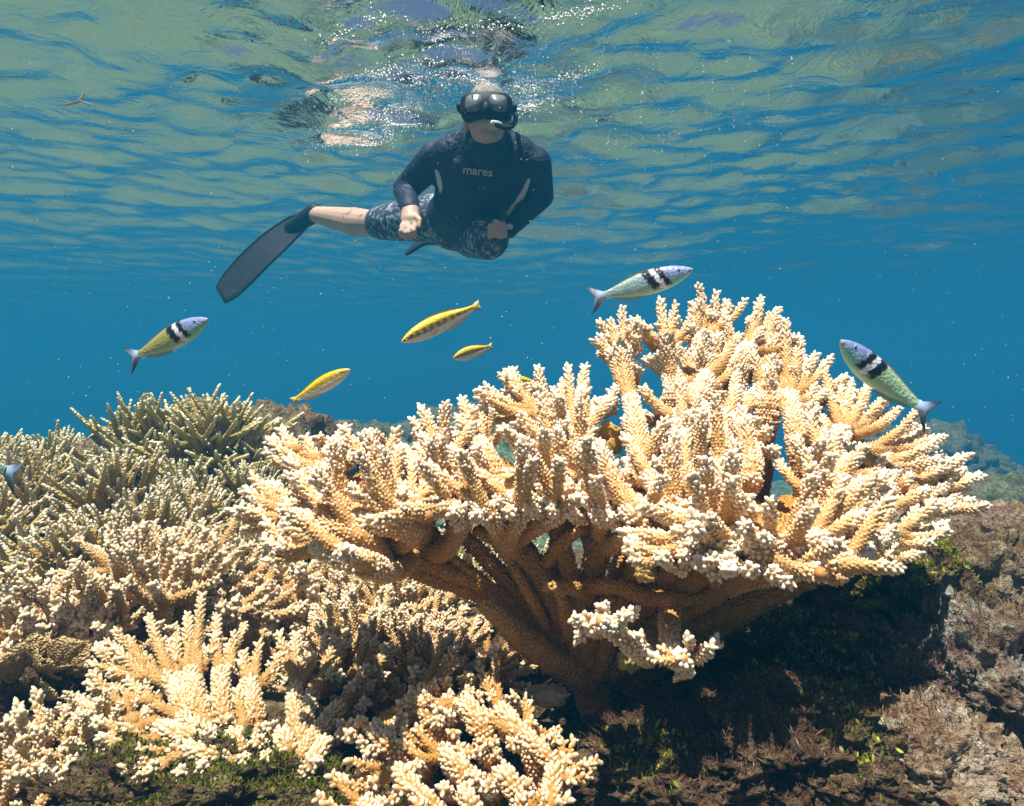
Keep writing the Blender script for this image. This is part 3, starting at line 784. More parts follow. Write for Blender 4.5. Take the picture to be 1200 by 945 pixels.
def join_branch(br):
    """arm and its fingers as one mesh, for colonies too far off to tell the fingers apart"""
    res = []
    for arm, fs in br:
        vs, ts, at, n = [], [], [], 0
        for me in [arm] + fs:
            v = np.empty(len(me.vertices) * 3, np.float32); me.vertices.foreach_get('co', v)
            t = np.empty(len(me.loops), np.int32); me.loops.foreach_get('vertex_index', t)
            a = np.empty(len(me.vertices), np.float32); me.attributes['tip'].data.foreach_get('value', a)
            vs.append(v.reshape(-1, 3)); ts.append(t.reshape(-1, 3) + n); at.append(a); n += len(v) // 3
        res.append(tri_mesh('branch', np.concatenate(vs), np.concatenate(ts), {'tip': np.concatenate(at)}))
        for me in [arm] + fs: bpy.data.meshes.remove(me)
    return res

def colony(kinds, k, loc, rz, sc, label, mat, group=None, tilt=(0, 0)):
    root = empty('branching_coral', tuple(loc))
    root.rotation_euler = (tilt[0], tilt[1], rz)
    root.scale = (sc, sc, sc)
    tag(root, label, 'coral', group)
    for item in kinds[k]:
        if isinstance(item, tuple):
            b = add_obj('branch', item[0], mat, root)
            for f in item[1]: add_obj('branchlet', f, mat, b)
        else:
            add_obj('branch', item, mat, root)
    return root

near = [grow(11, 0.26, 0.16, 30, 0.0086, 0.0056, True, (4, 6), 0.090),
        grow(12, 0.20, 0.16, 20, 0.0084, 0.0056, True, (4, 6), 0.085)]
far = [join_branch(grow(31 + k, [0.24, 0.22, 0.26, 0.2][k], [0.17, 0.2, 0.13, 0.17][k], 26, [0.0085, 0.008, 0.009, 0.0085][k], 0.006, False, (4, 7), 0.085, tip=0.95, sides=6, ring=0.014)) for k in range(4)]

GRP = 'branching corals on the left slope'
def at_px(px, py, Y, dz=0.0):
    p = P(px, py, Y); p[2] -= dz
    p[2] = max(p[2], float(floor_h(np.array([p[0]]), np.array([p[1]]))[0]) - 0.015)
    return p
colony(near, 0, at_px(185, 745, 1.05), 0.6, 1.0, 'cream table-like branching coral at the left, with brown shade beneath its rim', M_CORAL_B, GRP)
colony(near, 1, at_px(20, 800, 0.98), 2.1, 0.95, 'cream branching coral at the left edge above the ruffled plates', M_CORAL_B, GRP)
colony(near, 1, at_px(385, 775, 1.12), 0.3, 1.1, 'low sandy branching coral between the lower left coral and the large colony', M_CORAL_B, GRP)
colony(near, 1, at_px(455, 752, 1.05), 5.2, 0.8, 'low sandy branching coral just left of the dark stems of the large colony', M_CORAL_B, GRP)
colony(near, 0, at_px(310, 745, 1.16), 3.4, 0.72, 'flat sandy branching coral behind the lower left coral', M_CORAL_B, GRP)
colony(near, 1, at_px(95, 775, 0.98), 1.3, 0.8, 'cream branching coral filling the gap above the ruffled plates', M_CORAL_B, GRP)
colony(near, 1, at_px(415, 800, 0.92), 2.8, 0.72, 'low sandy branching coral right behind the lower left coral', M_CORAL_B, GRP)
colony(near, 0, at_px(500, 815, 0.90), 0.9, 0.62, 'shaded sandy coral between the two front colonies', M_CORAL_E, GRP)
colony(near, 1, at_px(120, 920, 0.70), 5.0, 0.55, 'small cream coral beside the lower left corner', M_CORAL_B, GRP)
colony(near, 1, at_px(20, 990, 0.66), 4.0, 0.75, 'tall pale coral fingers in the lower left corner', M_CORAL_B, GRP)
FAR = [
 (250, 545, 1.95, 0, 0.9, 1.15, 0, 'olive branching coral topping the left mound under the yellow fish'),
 (165, 555, 1.95, 1, 2.2, 1.05, 0, 'olive branching coral reaching out at the left end of the mound'),
 (305, 560, 2.05, 2, 4.0, 1.0, 0, 'olive branching coral on the right shoulder of the left mound'),
 (210, 600, 1.75, 2, 5.1, 1.0, 0, 'olive coral tier directly below the top of the left mound'),
 (290, 610, 1.75, 0, 2.9, 0.85, 0, 'shaded olive coral under the right shoulder of the left mound'),
 (225, 645, 1.55, 3, 1.0, 1.0, 1, 'yellowish coral bush with upright fingers below the left mound'),
 (140, 630, 1.55, 1, 3.0, 0.95, 1, 'yellowish coral bush left of the one below the mound'),
 (60, 560, 2.3, 2, 0.2, 1.15, 0, 'pale green coral table far left against the water'),
 (-15, 570, 2.2, 0, 1.7, 1.0, 0, 'pale green coral cut by the left edge against the water'),
 (115, 575, 2.3, 3, 0.8, 0.9, 0, 'dim green coral between the far left table and the mound'),
 (35, 625, 1.75, 1, 5.0, 1.1, 1, 'greenish coral bush near the left edge, behind the cream corals'),
 (90, 615, 1.85, 0, 0.4, 0.9, 0, 'green coral fingers under the far left table'),
 (-25, 660, 1.45, 3, 2.6, 1.0, 1, 'greenish coral fingers cut by the left edge'),
 (40, 690, 1.35, 2, 5.5, 0.9, 1, 'pale coral spread near the left edge, just behind the cream corals'),
 (110, 690, 1.3, 0, 4.4, 0.85, 1, 'pale coral bush behind the cream table-like coral'),
 (180, 680, 1.32, 1, 1.9, 0.8, 1, 'cream coral bush directly behind the cream table-like coral'),
 (280, 690, 1.35, 2, 0.5, 0.85, 1, 'buff coral fingers in the hollow beside the large colony'),
 (340, 690, 1.45, 0, 3.7, 0.8, 0, 'pale green coral bush under the left arms of the large colony'),
 (410, 715, 1.35, 3, 4.9, 0.75, 1, 'buff coral bush under the lowest left arm of the large colony'),
 (480, 735, 1.25, 1, 1.2, 0.75, 1, 'small pale coral bush seen beneath the large colony'),
 (540, 720, 1.5, 2, 2.0, 0.8, 0, 'greenish coral glimpsed through the stems of the large colony'),
 (600, 715, 1.30, 0, 2.4, 0.7, 1, 'shaded buff coral behind the middle stems of the large colony'),
 (560, 660, 1.9, 3, 2.2, 0.9, 0, 'green coral seen far through the stems of the large colony'),
 (370, 555, 2.5, 3, 3.3, 0.8, 0, 'hazy green coral behind the left mound'),
 (425, 570, 2.8, 0, 1.3, 0.9, 0, 'hazy green coral between the left mound and the large colony'),
 (345, 620, 1.9, 1, 0.1, 0.8, 0, 'dim olive coral in the shade of the left mound'),
]
for px, py, Y, k, rz, sc, cm, lab in FAR:
    p = at_px(px, py, Y)
    colony(far, k, p, rz, sc, lab, M_CORAL_D if cm else M_CORAL_C, GRP)
# ------------------------------------------------------------------ fish
def lerp_tab(x, tab):
    xs, ys = zip(*tab)
    return np.interp(x, xs, ys)

def smoothstep(a, b, x):
    t = np.clip((x - a) / (b - a), 0, 1)
    return t * t * (3 - 2 * t)

UP = [(0, .006), (.02, .020), (.08, .055), (.18, .092), (.30, .115), (.42, .122), (.55, .112), (.68, .088), (.80, .058), (.88, .042), (.93, .040)]
DN = [(0, .004), (.02, .022), (.08, .055), (.18, .090), (.30, .110), (.42, .115), (.55, .105), (.68, .082), (.80, .052), (.88, .040), (.93, .040)]
WD = [(0, .004), (.03, .022), (.10, .045), (.22, .066), (.38, .070), (.55, .058), (.72, .036), (.88, .016), (.93, .010)]

def mixc(c, w, new):
    return c * (1 - w[:, None]) + np.array(new)[None] * w[:, None]

def paint_blue(s, v, nz, green):
    """terminal-phase pattern: s along the body 0 snout .. 1, v height -1 belly .. 1 back"""
    c = np.tile(np.array(green), (len(s), 1))
    c = mixc(c, smoothstep(-0.1, -0.9, v) * 0.75, (0.36, 0.66, 0.52))
    c = mixc(c, smoothstep(0.72, 0.98, v) * 0.6, (0.42, 0.45, 0.10))
    head = smoothstep(0.31, 0.28, s + 0.05 * nz)
    hc = np.tile(np.array((0.24, 0.30, 0.60)), (len(s), 1))
    hc = mixc(hc, smoothstep(0.1, -0.7, v), (0.20, 0.58, 0.52))
    hc = mixc(hc, smoothstep(0.1, 0.0, s) * 0.6, (0.45, 0.40, 0.55))
    c = c * (1 - head[:, None]) + hc * head[:, None]
    gill = np.exp(-((s - 0.225 - 0.03 * (1 - v * v)) / 0.006) ** 2) * smoothstep(-0.8, -0.5, v) * smoothstep(0.75, 0.5, v)
    c = mixc(c, gill * 0.5, (0.06, 0.10, 0.22))
    mouth = np.exp(-((v + 0.25 + 4 * s) / 0.14) ** 2) * smoothstep(0.06, 0.045, s)
    c = mixc(c, mouth * 0.6, (0.10, 0.07, 0.10))
    edge = s + 0.012 * nz - 0.05 * v
    bk1 = smoothstep(0.262, 0.272, edge) * smoothstep(0.335, 0.325, edge) * smoothstep(-0.85, -0.7, v + 0.1 * nz)
    wh = smoothstep(0.325, 0.332, edge) * smoothstep(0.375 + 0.02, 0.36 + 0.02, edge) * smoothstep(-0.95, -0.8, v)
    bk2 = smoothstep(0.375, 0.385, edge) * smoothstep(0.475, 0.46, edge) * smoothstep(-0.85, -0.65, v + 0.15 * nz)
    c = mixc(c, bk1, (0.010, 0.010, 0.016)); c = mixc(c, wh, (0.72, 0.80, 0.90)); c = mixc(c, bk2, (0.010, 0.010, 0.020))
    return c

def paint_yellow(s, v, nz, blot):
    c = np.tile(np.array((0.80, 0.58, 0.015)), (len(s), 1))
    band = smoothstep(-0.30, -0.15, v) * smoothstep(0.55, 0.40, v)
    spots = smoothstep(-0.2, 0.4, np.sin(s * 70)) * smoothstep(0.88, 0.8, s)
    c = mixc(c, np.clip(band * (0.78 + 0.22 * spots) * blot, 0, 1), (0.10, 0.075, 0.015))
    c = mixc(c, smoothstep(-0.12, -0.34, v), (0.92, 0.92, 0.86))
    c = mixc(c, smoothstep(0.16, 0.10, s) * smoothstep(-0.2, 0, v) * smoothstep(0.4, 0.2, v), (0.20, 0.07, 0.03))
    return c

M_FISH = vcol_mat('fish_skin', 0.38, 0.45, 260)
M_FIN = vcol_mat('fish_fin', 0.45, 0.3)
M_EYE = plain('fish_eye', (0.01, 0.012, 0.015), 0.15, 0.6)
M_IRIS = plain('fish_iris', (0.30, 0.42, 0.40), 0.3, 0.5)

def fin_mesh(outline, off, thick, cols):
    """flat fin with thickness from an outline in the x-z plane of the fish"""
    o = np.array(outline, float); n = len(o)
    c = o.mean(0)
    v, t = [], []
    for sgn in (1, -1):
        base = len(v)
        v.append((c[0], sgn * thick, c[1]))
        for p in o: v.append((p[0], sgn * thick * 0.3, p[1]))
        for k in range(n):
            a, b = base + 1 + k, base + 1 + (k + 1) % n
            t.append((base, a, b) if sgn < 0 else (base, b, a))
    for k in range(n):
        a, b = 1 + k, 1 + (k + 1) % n
        t += [(a, b, b + n + 1), (a, b + n + 1, a + n + 1)]
    v = np.array(v)
    return tri_mesh('fin', v, t, cols=cols(v), smooth=False)

def make_fish(label, snout, tail, kind, group, bend=0.0, deep=1.0, fat=1.0, green=(0.30, 0.50, 0.28), roll=0.0, blot=1.0):
    snout, tail = np.array(snout), np.array(tail)
    L = float(np.linalg.norm(snout - tail))
    xa = unit(snout - tail)
    lat = unit(np.cross((0, 0, 1.0), xa)); upv = np.cross(xa, lat)
    root = empty('wrasse', tuple((snout + tail) / 2))
    root.matrix_world = Matrix(((xa[0], lat[0], upv[0], (snout + tail)[0] / 2), (xa[1], lat[1], upv[1], (snout + tail)[1] / 2), (xa[2], lat[2], upv[2], (snout + tail)[2] / 2), (0, 0, 0, 1))) @ Matrix.Rotation(roll, 4, 'X')
    tag(root, label, 'fish', group)
    bx = lambda s: (0.5 - s) * L
    curve = lambda s: bend * L * (np.asarray(s) - 0.35) ** 2
    ns, nt_ = 90, 36
    s = np.linspace(0, 0.93, ns) ** 1.0
    th = np.arange(nt_) / nt_ * 2 * math.pi
    S, TH = np.meshgrid(s, th, indexing='ij')
    up = lerp_tab(S, UP) * deep; dn = lerp_tab(S, DN) * deep; wd = lerp_tab(S, WD) * fat
    sn, cs = np.sin(TH), np.cos(TH)
    Z = np.where(sn > 0, up * sn, dn * sn)
    Yl = wd * np.sign(cs) * np.abs(cs) ** 0.9
    v = np.stack([bx(S), Yl * L + curve(S), Z * L], -1).reshape(-1, 3)
    i, j = np.meshgrid(np.arange(ns - 1), np.arange(nt_), indexing='ij')
    a = (i * nt_ + j).ravel(); b = (i * nt_ + (j + 1) % nt_).ravel()
    t = np.concatenate([np.stack([a, b + nt_, b], 1), np.stack([a, a + nt_, b + nt_], 1)])
    sf, vf = S.ravel(), np.where(sn > 0, sn, sn).ravel()
    nz = np.sin(vf * 9 + sf * 13) * 0.5 + np.sin(vf * 17 - sf * 29 + 1) * 0.5
    if kind == 'blue': c = paint_blue(sf, vf, nz, green)
    else: c = paint_yellow(sf, vf, nz, blot)
    c = c * (0.9 + 0.2 * rng.random((len(c), 1)))
    add_obj('body', tri_mesh('body', v, t, cols=c), M_FISH, root)
    blue = kind == 'blue'
    # tail fin, forked in the blue kind
    if blue: out = [(.92, .040), (.96, .062), (1.01, .096), (1.10, .150), (1.065, .095), (1.04, .050), (1.03, 0.0), (1.04, -.050), (1.065, -.095), (1.10, -.150), (1.01, -.096), (.96, -.062), (.92, -.040), (.90, -.02), (.90, .02)]
    else: out = [(.93, .036), (.97, .052), (1.03, .066), (1.02, .03), (1.015, 0), (1.02, -.03), (1.03, -.066), (.97, -.052), (.93, -.036), (.90, -.02), (.90, .02)]
    def tailc(vv):
        z = np.abs(vv[:, 2]) / L; x = 0.5 - vv[:, 0] / L
        if blue:
            cc = np.tile(np.array((0.30, 0.42, 0.62)), (len(vv), 1))
            return mixc(cc, smoothstep(0.05, 0.10, z), (0.03, 0.025, 0.04))
        cc = np.tile(np.array((0.60, 0.50, 0.05)), (len(vv), 1))
        return mixc(cc, smoothstep(0.98, 1.03, x), (0.45, 0.50, 0.45))
    f = add_obj('tail_fin', fin_mesh([(bx(p), q * L * deep) for p, q in out], 0, 0.006 * L, tailc), M_FIN, root)
    f.location = (0, float(curve(0.96)), 0)
    # dorsal and anal fins
    ss = np.linspace(.28, .86, 22)
    ht = 0.017 * np.sin(np.clip((ss - .28) / .58, 0, 1) * math.pi) ** 0.5
    o = [(bx(q), (lerp_tab(q, UP) * deep - .008) * L) for q in ss] + [(bx(q) - 0.01 * L, (lerp_tab(q, UP) * deep + h) * L) for q, h in zip(ss[::-1], ht[::-1])]
    dc = (lambda vv: np.tile(np.array((0.16, 0.20, 0.24)), (len(vv), 1))) if blue else (lambda vv: np.tile(np.array((0.30, 0.24, 0.03)), (len(vv), 1)))
    def strip(name, o, colf):
        n = len(o) // 2
        o = np.array(o)
        v, t = [], []
        for sgn in (1, -1):
            b0 = len(v)
            for p in o: v.append((p[0], sgn * 0.004 * L, p[1]))
            for k in range(n - 1):
                a, b2, c2, d2 = b0 + k, b0 + k + 1, b0 + 2 * n - 2 - k, b0 + 2 * n - 1 - k
                t += [(a, b2, c2), (a, c2, d2)]
        v = np.array(v)
        v[:, 1] += curve(0.5 - v[:, 0] / L)
        return add_obj(name, tri_mesh(name, v, t, cols=colf(v), smooth=False), M_FIN, root)
    strip('dorsal_fin', o, dc)
    ss = np.linspace(.52, .85, 16)
    ht = 0.034 * np.sin(np.clip((ss - .52) / .33, 0, 1) * math.pi) ** 0.5
    o = [(bx(q), -(lerp_tab(q, DN) * deep - .008) * L) for q in ss] + [(bx(q) - 0.015 * L, -(lerp_tab(q, DN) * deep + h) * L) for q, h in zip(ss[::-1], ht[::-1])]
    strip('anal_fin', o, lambda vv: np.tile(np.array((0.30, 0.48, 0.46) if blue else (0.6, 0.6, 0.5)), (len(vv), 1)))
    for sd in (1, -1):
        o = [(bx(.29), 0.0), (bx(.33), .030 * L), (bx(.41), .036 * L), (bx(.44), .010 * L), (bx(.42), -.022 * L), (bx(.35), -.026 * L)]
        pf = add_obj('pectoral_fin', fin_mesh(o, 0, 0.003 * L, lambda vv: np.tile(np.array((0.07, 0.09, 0.14) if blue else (0.62, 0.6, 0.45)), (len(vv), 1))), M_FIN, root)
        pf.location = (0, sd * 0.075 * L * fat + float(curve(.35)), -0.01 * L)
        pf.rotation_euler = (0, R(18), sd * R(-10))
        ey = add_obj('eye', ball(0.0165 * L, 12, 8, (1, 0.45, 1)), M_IRIS, root)
        es = 0.135
        ey.location = (bx(es), sd * (lerp_tab(es, WD) * fat * 0.93) * L + float(curve(es)), 0.028 * L)
        pu = add_obj('pupil', ball(0.0098 * L, 10, 6, (1, 0.5, 1)), M_EYE, ey)
        pu.location = (0, sd * 0.005 * L, 0)
    return root

def ball(r, nu=16, nv=10, sc=(1, 1, 1)):
    v = [(0, 0, r)]
    for i in range(1, nv):
        a = math.pi * i / nv
        for j in range(nu):
            b = 2 * math.pi * j / nu
            v.append((r * math.sin(a) * math.cos(b), r * math.sin(a) * math.sin(b), r * math.cos(a)))
    v.append((0, 0, -r))
    t = []
    for j in range(nu):
        t.append((0, 1 + j, 1 + (j + 1) % nu))
        e = len(v) - 1; b0 = 1 + (nv - 2) * nu
        t.append((e, b0 + (j + 1) % nu, b0 + j))
    for i in range(nv - 2):
        for j in range(nu):
            a, b = 1 + i * nu + j, 1 + i * nu + (j + 1) % nu
            t += [(a, a + nu, b + nu), (a, b + nu, b)]
    return tri_mesh('ball', np.array(v) * np.array(sc), t)

GB, GY = 'blue-headed wrasses over the reef', 'yellow wrasses over the reef'
make_fish('blue-headed fish with white and black collar above the coral top, tail to the left', P(812, 316, 0.88), P(701, 350, 0.91), 'blue', GB, bend=-0.25, green=(0.25, 0.38, 0.40), deep=1.07)
make_fish('green-bodied blue-headed fish at the right, diving up past the coral tips', P(981, 399, 0.76), P(1074, 481, 0.79), 'blue', GB, bend=0.25, green=(0.38, 0.58, 0.36), deep=1.07)
make_fish('olive blue-headed fish at the left over the reef, tail down', P(245, 374, 1.06), P(160, 419, 1.10), 'blue', GB, bend=-0.1, green=(0.34, 0.34, 0.10), deep=1.07)
make_fish('fish at the left edge with only its dark-edged tail in view', P(-95, 500, 0.92), P(14, 556, 0.90), 'blue', GB, green=(0.24, 0.40, 0.34), deep=1.1)
make_fish('yellow fish with a row of brown blotches below the diver, head down left', P(470, 401, 1.00), P(559, 359, 1.04), 'yellow', GY, bend=0.15, deep=0.95)
make_fish('small yellow fish with a black side band below the blotched one', P(531, 420, 1.30), P(576, 406, 1.32), 'yellow', GY, deep=1.35, blot=1.25)
make_fish('plain yellow fish with white belly over the left mound, head up right', P(411, 433, 1.10), P(345, 470, 1.12), 'yellow', GY, bend=-0.1, deep=1.0, blot=0.6)
make_fish('yellow fish half hidden behind a coral finger', P(594, 443, 1.06), P(633, 451, 1.06), 'yellow', GY, deep=1.15, blot=0.8)
make_fish('tiny dark striped fish just above the left mound', P(176, 461, 1.75), P(163, 468, 1.76), 'yellow', GY, deep=1.0, blot=1.4)
# ------------------------------------------------------------------ snorkeller
def capsule(acc, a, b, ra, rb, sx=1.0):
    a, b = np.asarray(a, float), np.asarray(b, float)
    d = b - a; L = np.linalg.norm(d); d = d / max(L, 1e-9)
    n = 10
    rows, rad = [], []
    for k in range(6):
        al = math.pi / 2 * (1 - k / 5); rows.append(a - d * ra * math.sin(al)); rad.append(ra * math.cos(al))
    for k in range(1, n): rows.append(a + d * L * k / n); rad.append(ra + (rb - ra) * k / n)
    for k in range(6):
        al = math.pi / 2 * k / 5; rows.append(b + d * rb * math.sin(al)); rad.append(rb * math.cos(al))
    rows = np.array(rows); rad = np.maximum(np.array(rad), 1e-4)
    ref = np.array((0, 1.0, 0)) if abs(d[1]) < 0.9 else np.array((0, 0, 1.0))
    u = unit(np.cross(d, ref)); w = np.cross(d, u)
    m = 16
    th = np.arange(m) / m * 2 * math.pi
    v = rows[:, None, :] + rad[:, None, None] * (np.cos(th)[None, :, None] * u * sx + np.sin(th)[None, :, None] * w)
    i, j = np.meshgrid(np.arange(len(rows) - 1), np.arange(m), indexing='ij')
    p = (i * m + j).ravel(); q = (i * m + (j + 1) % m).ravel()
    t = np.concatenate([np.stack([p, q, q + m], 1), np.stack([p, q + m, p + m], 1)])
    acc.add(v.reshape(-1, 3), t)

def ellipsoid(acc, c, r, rot=None):
    me = ball(1.0, 24, 16)
    v = np.empty(len(me.vertices) * 3, np.float32); me.vertices.foreach_get('co', v)
    t = np.empty(len(me.loops), np.int32); me.loops.foreach_get('vertex_index', t)
    bpy.data.meshes.remove(me)
    v = v.reshape(-1, 3) * np.asarray(r)
    if rot is not None: v = v @ np.array(rot.to_3x3()).T
    acc.add(v + np.asarray(c), t.reshape(-1, 3))

def solid(name, acc, off, voxel, smooth_it=6):
    """union of overlapping shapes as one continuous skin"""
    me = acc.mesh(name, off)
    o = bpy.data.objects.new('tmp', me); COL.objects.link(o)
    r = o.modifiers.new('r', 'REMESH'); r.mode = 'VOXEL'; r.voxel_size = voxel
    s = o.modifiers.new('s', 'SMOOTH'); s.factor = 0.5; s.iterations = smooth_it
    dg = bpy.context.evaluated_depsgraph_get(); dg.update()
    res = bpy.data.meshes.new_from_object(o.evaluated_get(dg))
    bpy.data.objects.remove(o); bpy.data.meshes.remove(me)
    res.name = name
    res.polygons.foreach_set('use_smooth', np.ones(len(res.polygons), bool))
    return res

def build_diver():
    hd = P(571, 139, 2.48)
    neck = P(567, 166, 2.58)
    shR, shL = P(510, 186, 2.68), P(626, 192, 2.64)           # his right shoulder is on the left of the picture
    elR, wrR = P(475, 222, 2.80), P(481, 246, 2.62)
    elL, wrL = P(634, 230, 2.74), P(597, 268, 2.62)
    chest = P(568, 200, 2.66); belly = P(553, 240, 2.80); hips = P(536, 257, 2.98)
    hpR, hpL = P(508, 256, 3.00), P(562, 262, 2.96)
    knR, anR = P(438, 262, 3.25), P(367, 251, 3.52)
    knL, anL = P(572, 280, 2.72), P(540, 281, 3.10)
    off = hips.copy()
    M_SKIN = plain('skin', (0.56, 0.40, 0.30), 0.5, 0.3, 14, 0.12)
    M_HAIR = plain('grey_hair', (0.30, 0.28, 0.26), 0.8, 0.2, 70, 0.5)
    M_SUIT = plain('navy_rash_guard', (0.015, 0.025, 0.052), 0.6, 0.3, 30, 0.3)
    nts = M_SUIT.node_tree; bump(nts, nts.nodes['Principled BSDF'], noise_tex(nts, 14, 3), 0.7, 0.03)
    M_PANEL = plain('white_panel', (0.70, 0.72, 0.72), 0.6, 0.3)
    M_RUB = plain('black_rubber', (0.012, 0.013, 0.016), 0.6, 0.25)
    M_FINB = plain('fin_blade', (0.010, 0.012, 0.016), 0.6, 0.25, 18, 0.35)
    # body under the clothes, one skin
    b = Acc()
    ellipsoid(b, hd + (0, 0.02, 0.02), (0.074, 0.095, 0.105))
    ellipsoid(b, hd + (0.0, -0.018, -0.045), (0.062, 0.078, 0.060))
    ellipsoid(b, hd + (0.0, -0.055, -0.082), (0.036, 0.038, 0.026))
    ellipsoid(b, hd + (0, -0.085, -0.028), (0.014, 0.02, 0.022))
    for sd in (-1, 1): ellipsoid(b, hd + (sd * 0.078, 0.02, -0.012), (0.012, 0.022, 0.034))
    capsule(b, hd + (0, 0.03, -0.06), neck + (0, 0.03, 0.0), 0.058, 0.066)
    capsule(b, neck, chest, 0.06, 0.09); capsule(b, chest, belly, 0.09, 0.085, 1.15); capsule(b, belly, hips, 0.085, 0.09, 1.15)
    for a_, e_, w_ in ((shR, elR, wrR), (shL, elL, wrL)):
        capsule(b, neck + (0, 0.02, -0.05), a_, 0.06, 0.055); capsule(b, a_, e_, 0.050, 0.040); capsule(b, e_, w_, 0.040, 0.026)
    for h_, k_, n_ in ((hpR, knR, anR), (hpL, knL, anL)):
        capsule(b, h_, k_, 0.075, 0.054)
        cal = k_ + (n_ - k_) * 0.30 + np.array((0, 0.01, -0.006))
        capsule(b, k_, cal, 0.060, 0.072); capsule(b, cal, n_, 0.070, 0.040)
    # his right hand: relaxed, fingers down
    palm = P(481, 258, 2.60)
    capsule(b, wrR, palm, 0.026, 0.030, 1.3)
    for k, (dx, ln) in enumerate(((-9, 17), (-3.4, 21), (2.2, 20), (7.5, 16))):
        k0 = P(480 + dx * 0.9, 262, 2.575); k1 = P(478 + dx * 1.0, 262 + ln * 0.55, 2.555); k2 = P(479 + dx * 1.05, 262 + ln * 0.95, 2.575)
        capsule(b, k0, k1, 0.0088, 0.0082); capsule(b, k1, k2, 0.0082, 0.007)
    capsule(b, P(486, 252, 2.59), P(492, 258, 2.56), 0.011, 0.010); capsule(b, P(492, 258, 2.56), P(491, 266, 2.55), 0.010, 0.008)
    # his left hand: tucked under the belly, fingers curled
    palm = P(586, 270, 2.60)
    capsule(b, wrL, palm, 0.026, 0.029, 1.2)
    for k in range(4):
        k0 = P(584 - k, 264 + k * 4, 2.585); k1 = P(575 - k * 0.5, 264 + k * 4.2, 2.585); k2 = P(573, 267 + k * 3.8, 2.625)
        capsule(b, k0, k1, 0.0098, 0.0095); capsule(b, k1, k2, 0.0092, 0.008)
    capsule(b, P(588, 263, 2.585), P(580, 259, 2.56), 0.011, 0.009)
    body = add_obj('person', solid('person', b, off, 0.0048, 3), M_SKIN, None, tuple(off))
    tag(body, 'snorkeller in a navy rash guard and mask swimming at the surface, one fin trailing', 'person')
    # rash guard
    g = Acc()
    capsule(g, hd + (0, 0.035, -0.105), neck + (0, 0.01, -0.02), 0.074, 0.105)
    for sd in (-1, 1): capsule(g, neck + (sd * 0.03, 0.03, 0.01), neck + (sd * 0.13, 0.05, -0.035), 0.07, 0.075)
    capsule(g, neck + (0, 0.01, -0.04), chest, 0.10, 0.148, 1.0)
    ellipsoid(g, chest + (0, 0.0, 0.01), (0.185, 0.125, 0.13)); capsule(g, chest + (-0.05, 0.01, 0), belly + (-0.04, 0, 0), 0.128, 0.122); capsule(g, chest + (0.06, 0.01, 0), belly + (0.04, 0, 0), 0.125, 0.118)
    capsule(g, belly, hips + (hips - belly) * -0.25, 0.132, 0.135, 1.1)
    for a_, e_, w_ in ((shR, elR, wrR), (shL, elL, wrL)):
        capsule(g, neck + (0, 0.03, -0.055), a_, 0.080, 0.068); capsule(g, a_, e_, 0.069, 0.053); capsule(g, e_, w_ + (e_ - w_) * 0.06, 0.053, 0.037)
    suit = add_obj('rash_guard', solid('rash_guard', g, off, 0.009, 8), M_SUIT, body)
    suit['label'] = 'dark navy long-sleeved rash guard'
    for (p0, p1, p2, r_) in ((P(512, 196, 2.64), P(518, 215, 2.655), P(520, 232, 2.70), 0.020), (P(620, 208, 2.62), P(611, 228, 2.66), P(596, 250, 2.70), 0.016)):
        a = Acc(); v, t, tt, _ = tube([p0, p1, p2], [r_ * 0.6, r_, r_ * 0.5], 10, 0.01); a.add(v, t)
        add_obj('side_panel', a.mesh('side_panel', off), M_PANEL, suit)
    # chest lettering
    cu = bpy.data.curves.new('lettering', 'FONT'); cu.body = 'mares'; cu.size = 0.048; cu.extrude = 0.0012; cu.offset = 0.0012; cu.align_x = 'CENTER'; cu.align_y = 'CENTER'
    to = bpy.data.objects.new('tmp', cu); COL.objects.link(to)
    dg = bpy.context.evaluated_depsgraph_get(); dg.update()
    tm = bpy.data.meshes.new_from_object(to.evaluated_get(dg)); bpy.data.objects.remove(to)
    lt = add_obj('lettering', tm, plain('print', (0.42, 0.44, 0.42), 0.6), suit)
    LETTER.append((lt, suit, off))
    # swimming shorts
    sh = Acc()
    capsule(sh, belly + (hips - belly) * 0.7, hips, 0.125, 0.142, 1.1)
    capsule(sh, hpR, hpR + (knR - hpR) * 0.86, 0.108, 0.082); capsule(sh, hpL, knL, 0.106, 0.086)
    capsule(sh, knL, knL + (anL - knL) * 0.6, 0.086, 0.080)
    mS, nt, bs = nodes_mat('patterned_shorts')
    tc = nt.nodes.new('ShaderNodeTexCoord')
    w = N_(nt, 'ShaderNodeTexNoise', Scale=22.0, Detail=3.0, Distortion=2.0)
    nt.links.new(tc.outputs['Object'], w.inputs['Vector'])
    r_ = ramp(nt, w.outputs['Fac'], [(0.46, (0.022, 0.032, 0.06)), (0.54, (0.07, 0.10, 0.16)), (0.64, (0.36, 0.42, 0.50))])
    nt.links.new(r_.outputs[0], bs.inputs['Base Color']); bs.inputs['Roughness'].default_value = 0.7
    add_obj('shorts', solid('shorts', sh, off, 0.009, 8), mS, body)
    # hair
    h = Acc(); ellipsoid(h, hd + (0, 0.026, 0.040), (0.080, 0.102, 0.094))
    add_obj('hair', solid('hair', h, off, 0.008, 3), M_HAIR, body)
    # mask
    n = 44
    def soft_rect(hw, hh, p=0.55):
        o = []
        for q in range(n):
            a = 2 * math.pi * q / n
            o.append((hw * abs(math.cos(a)) ** p * math.copysign(1, math.cos(a)), hh * abs(math.sin(a)) ** p * math.copysign(1, math.sin(a))))
        return o
    zc = 0.010
    rings = [(0.086, 0.043, -0.040), (0.092, 0.048, -0.070), (0.092, 0.047, -0.105), (0.086, 0.042, -0.116)]
    vv, tt = [], []
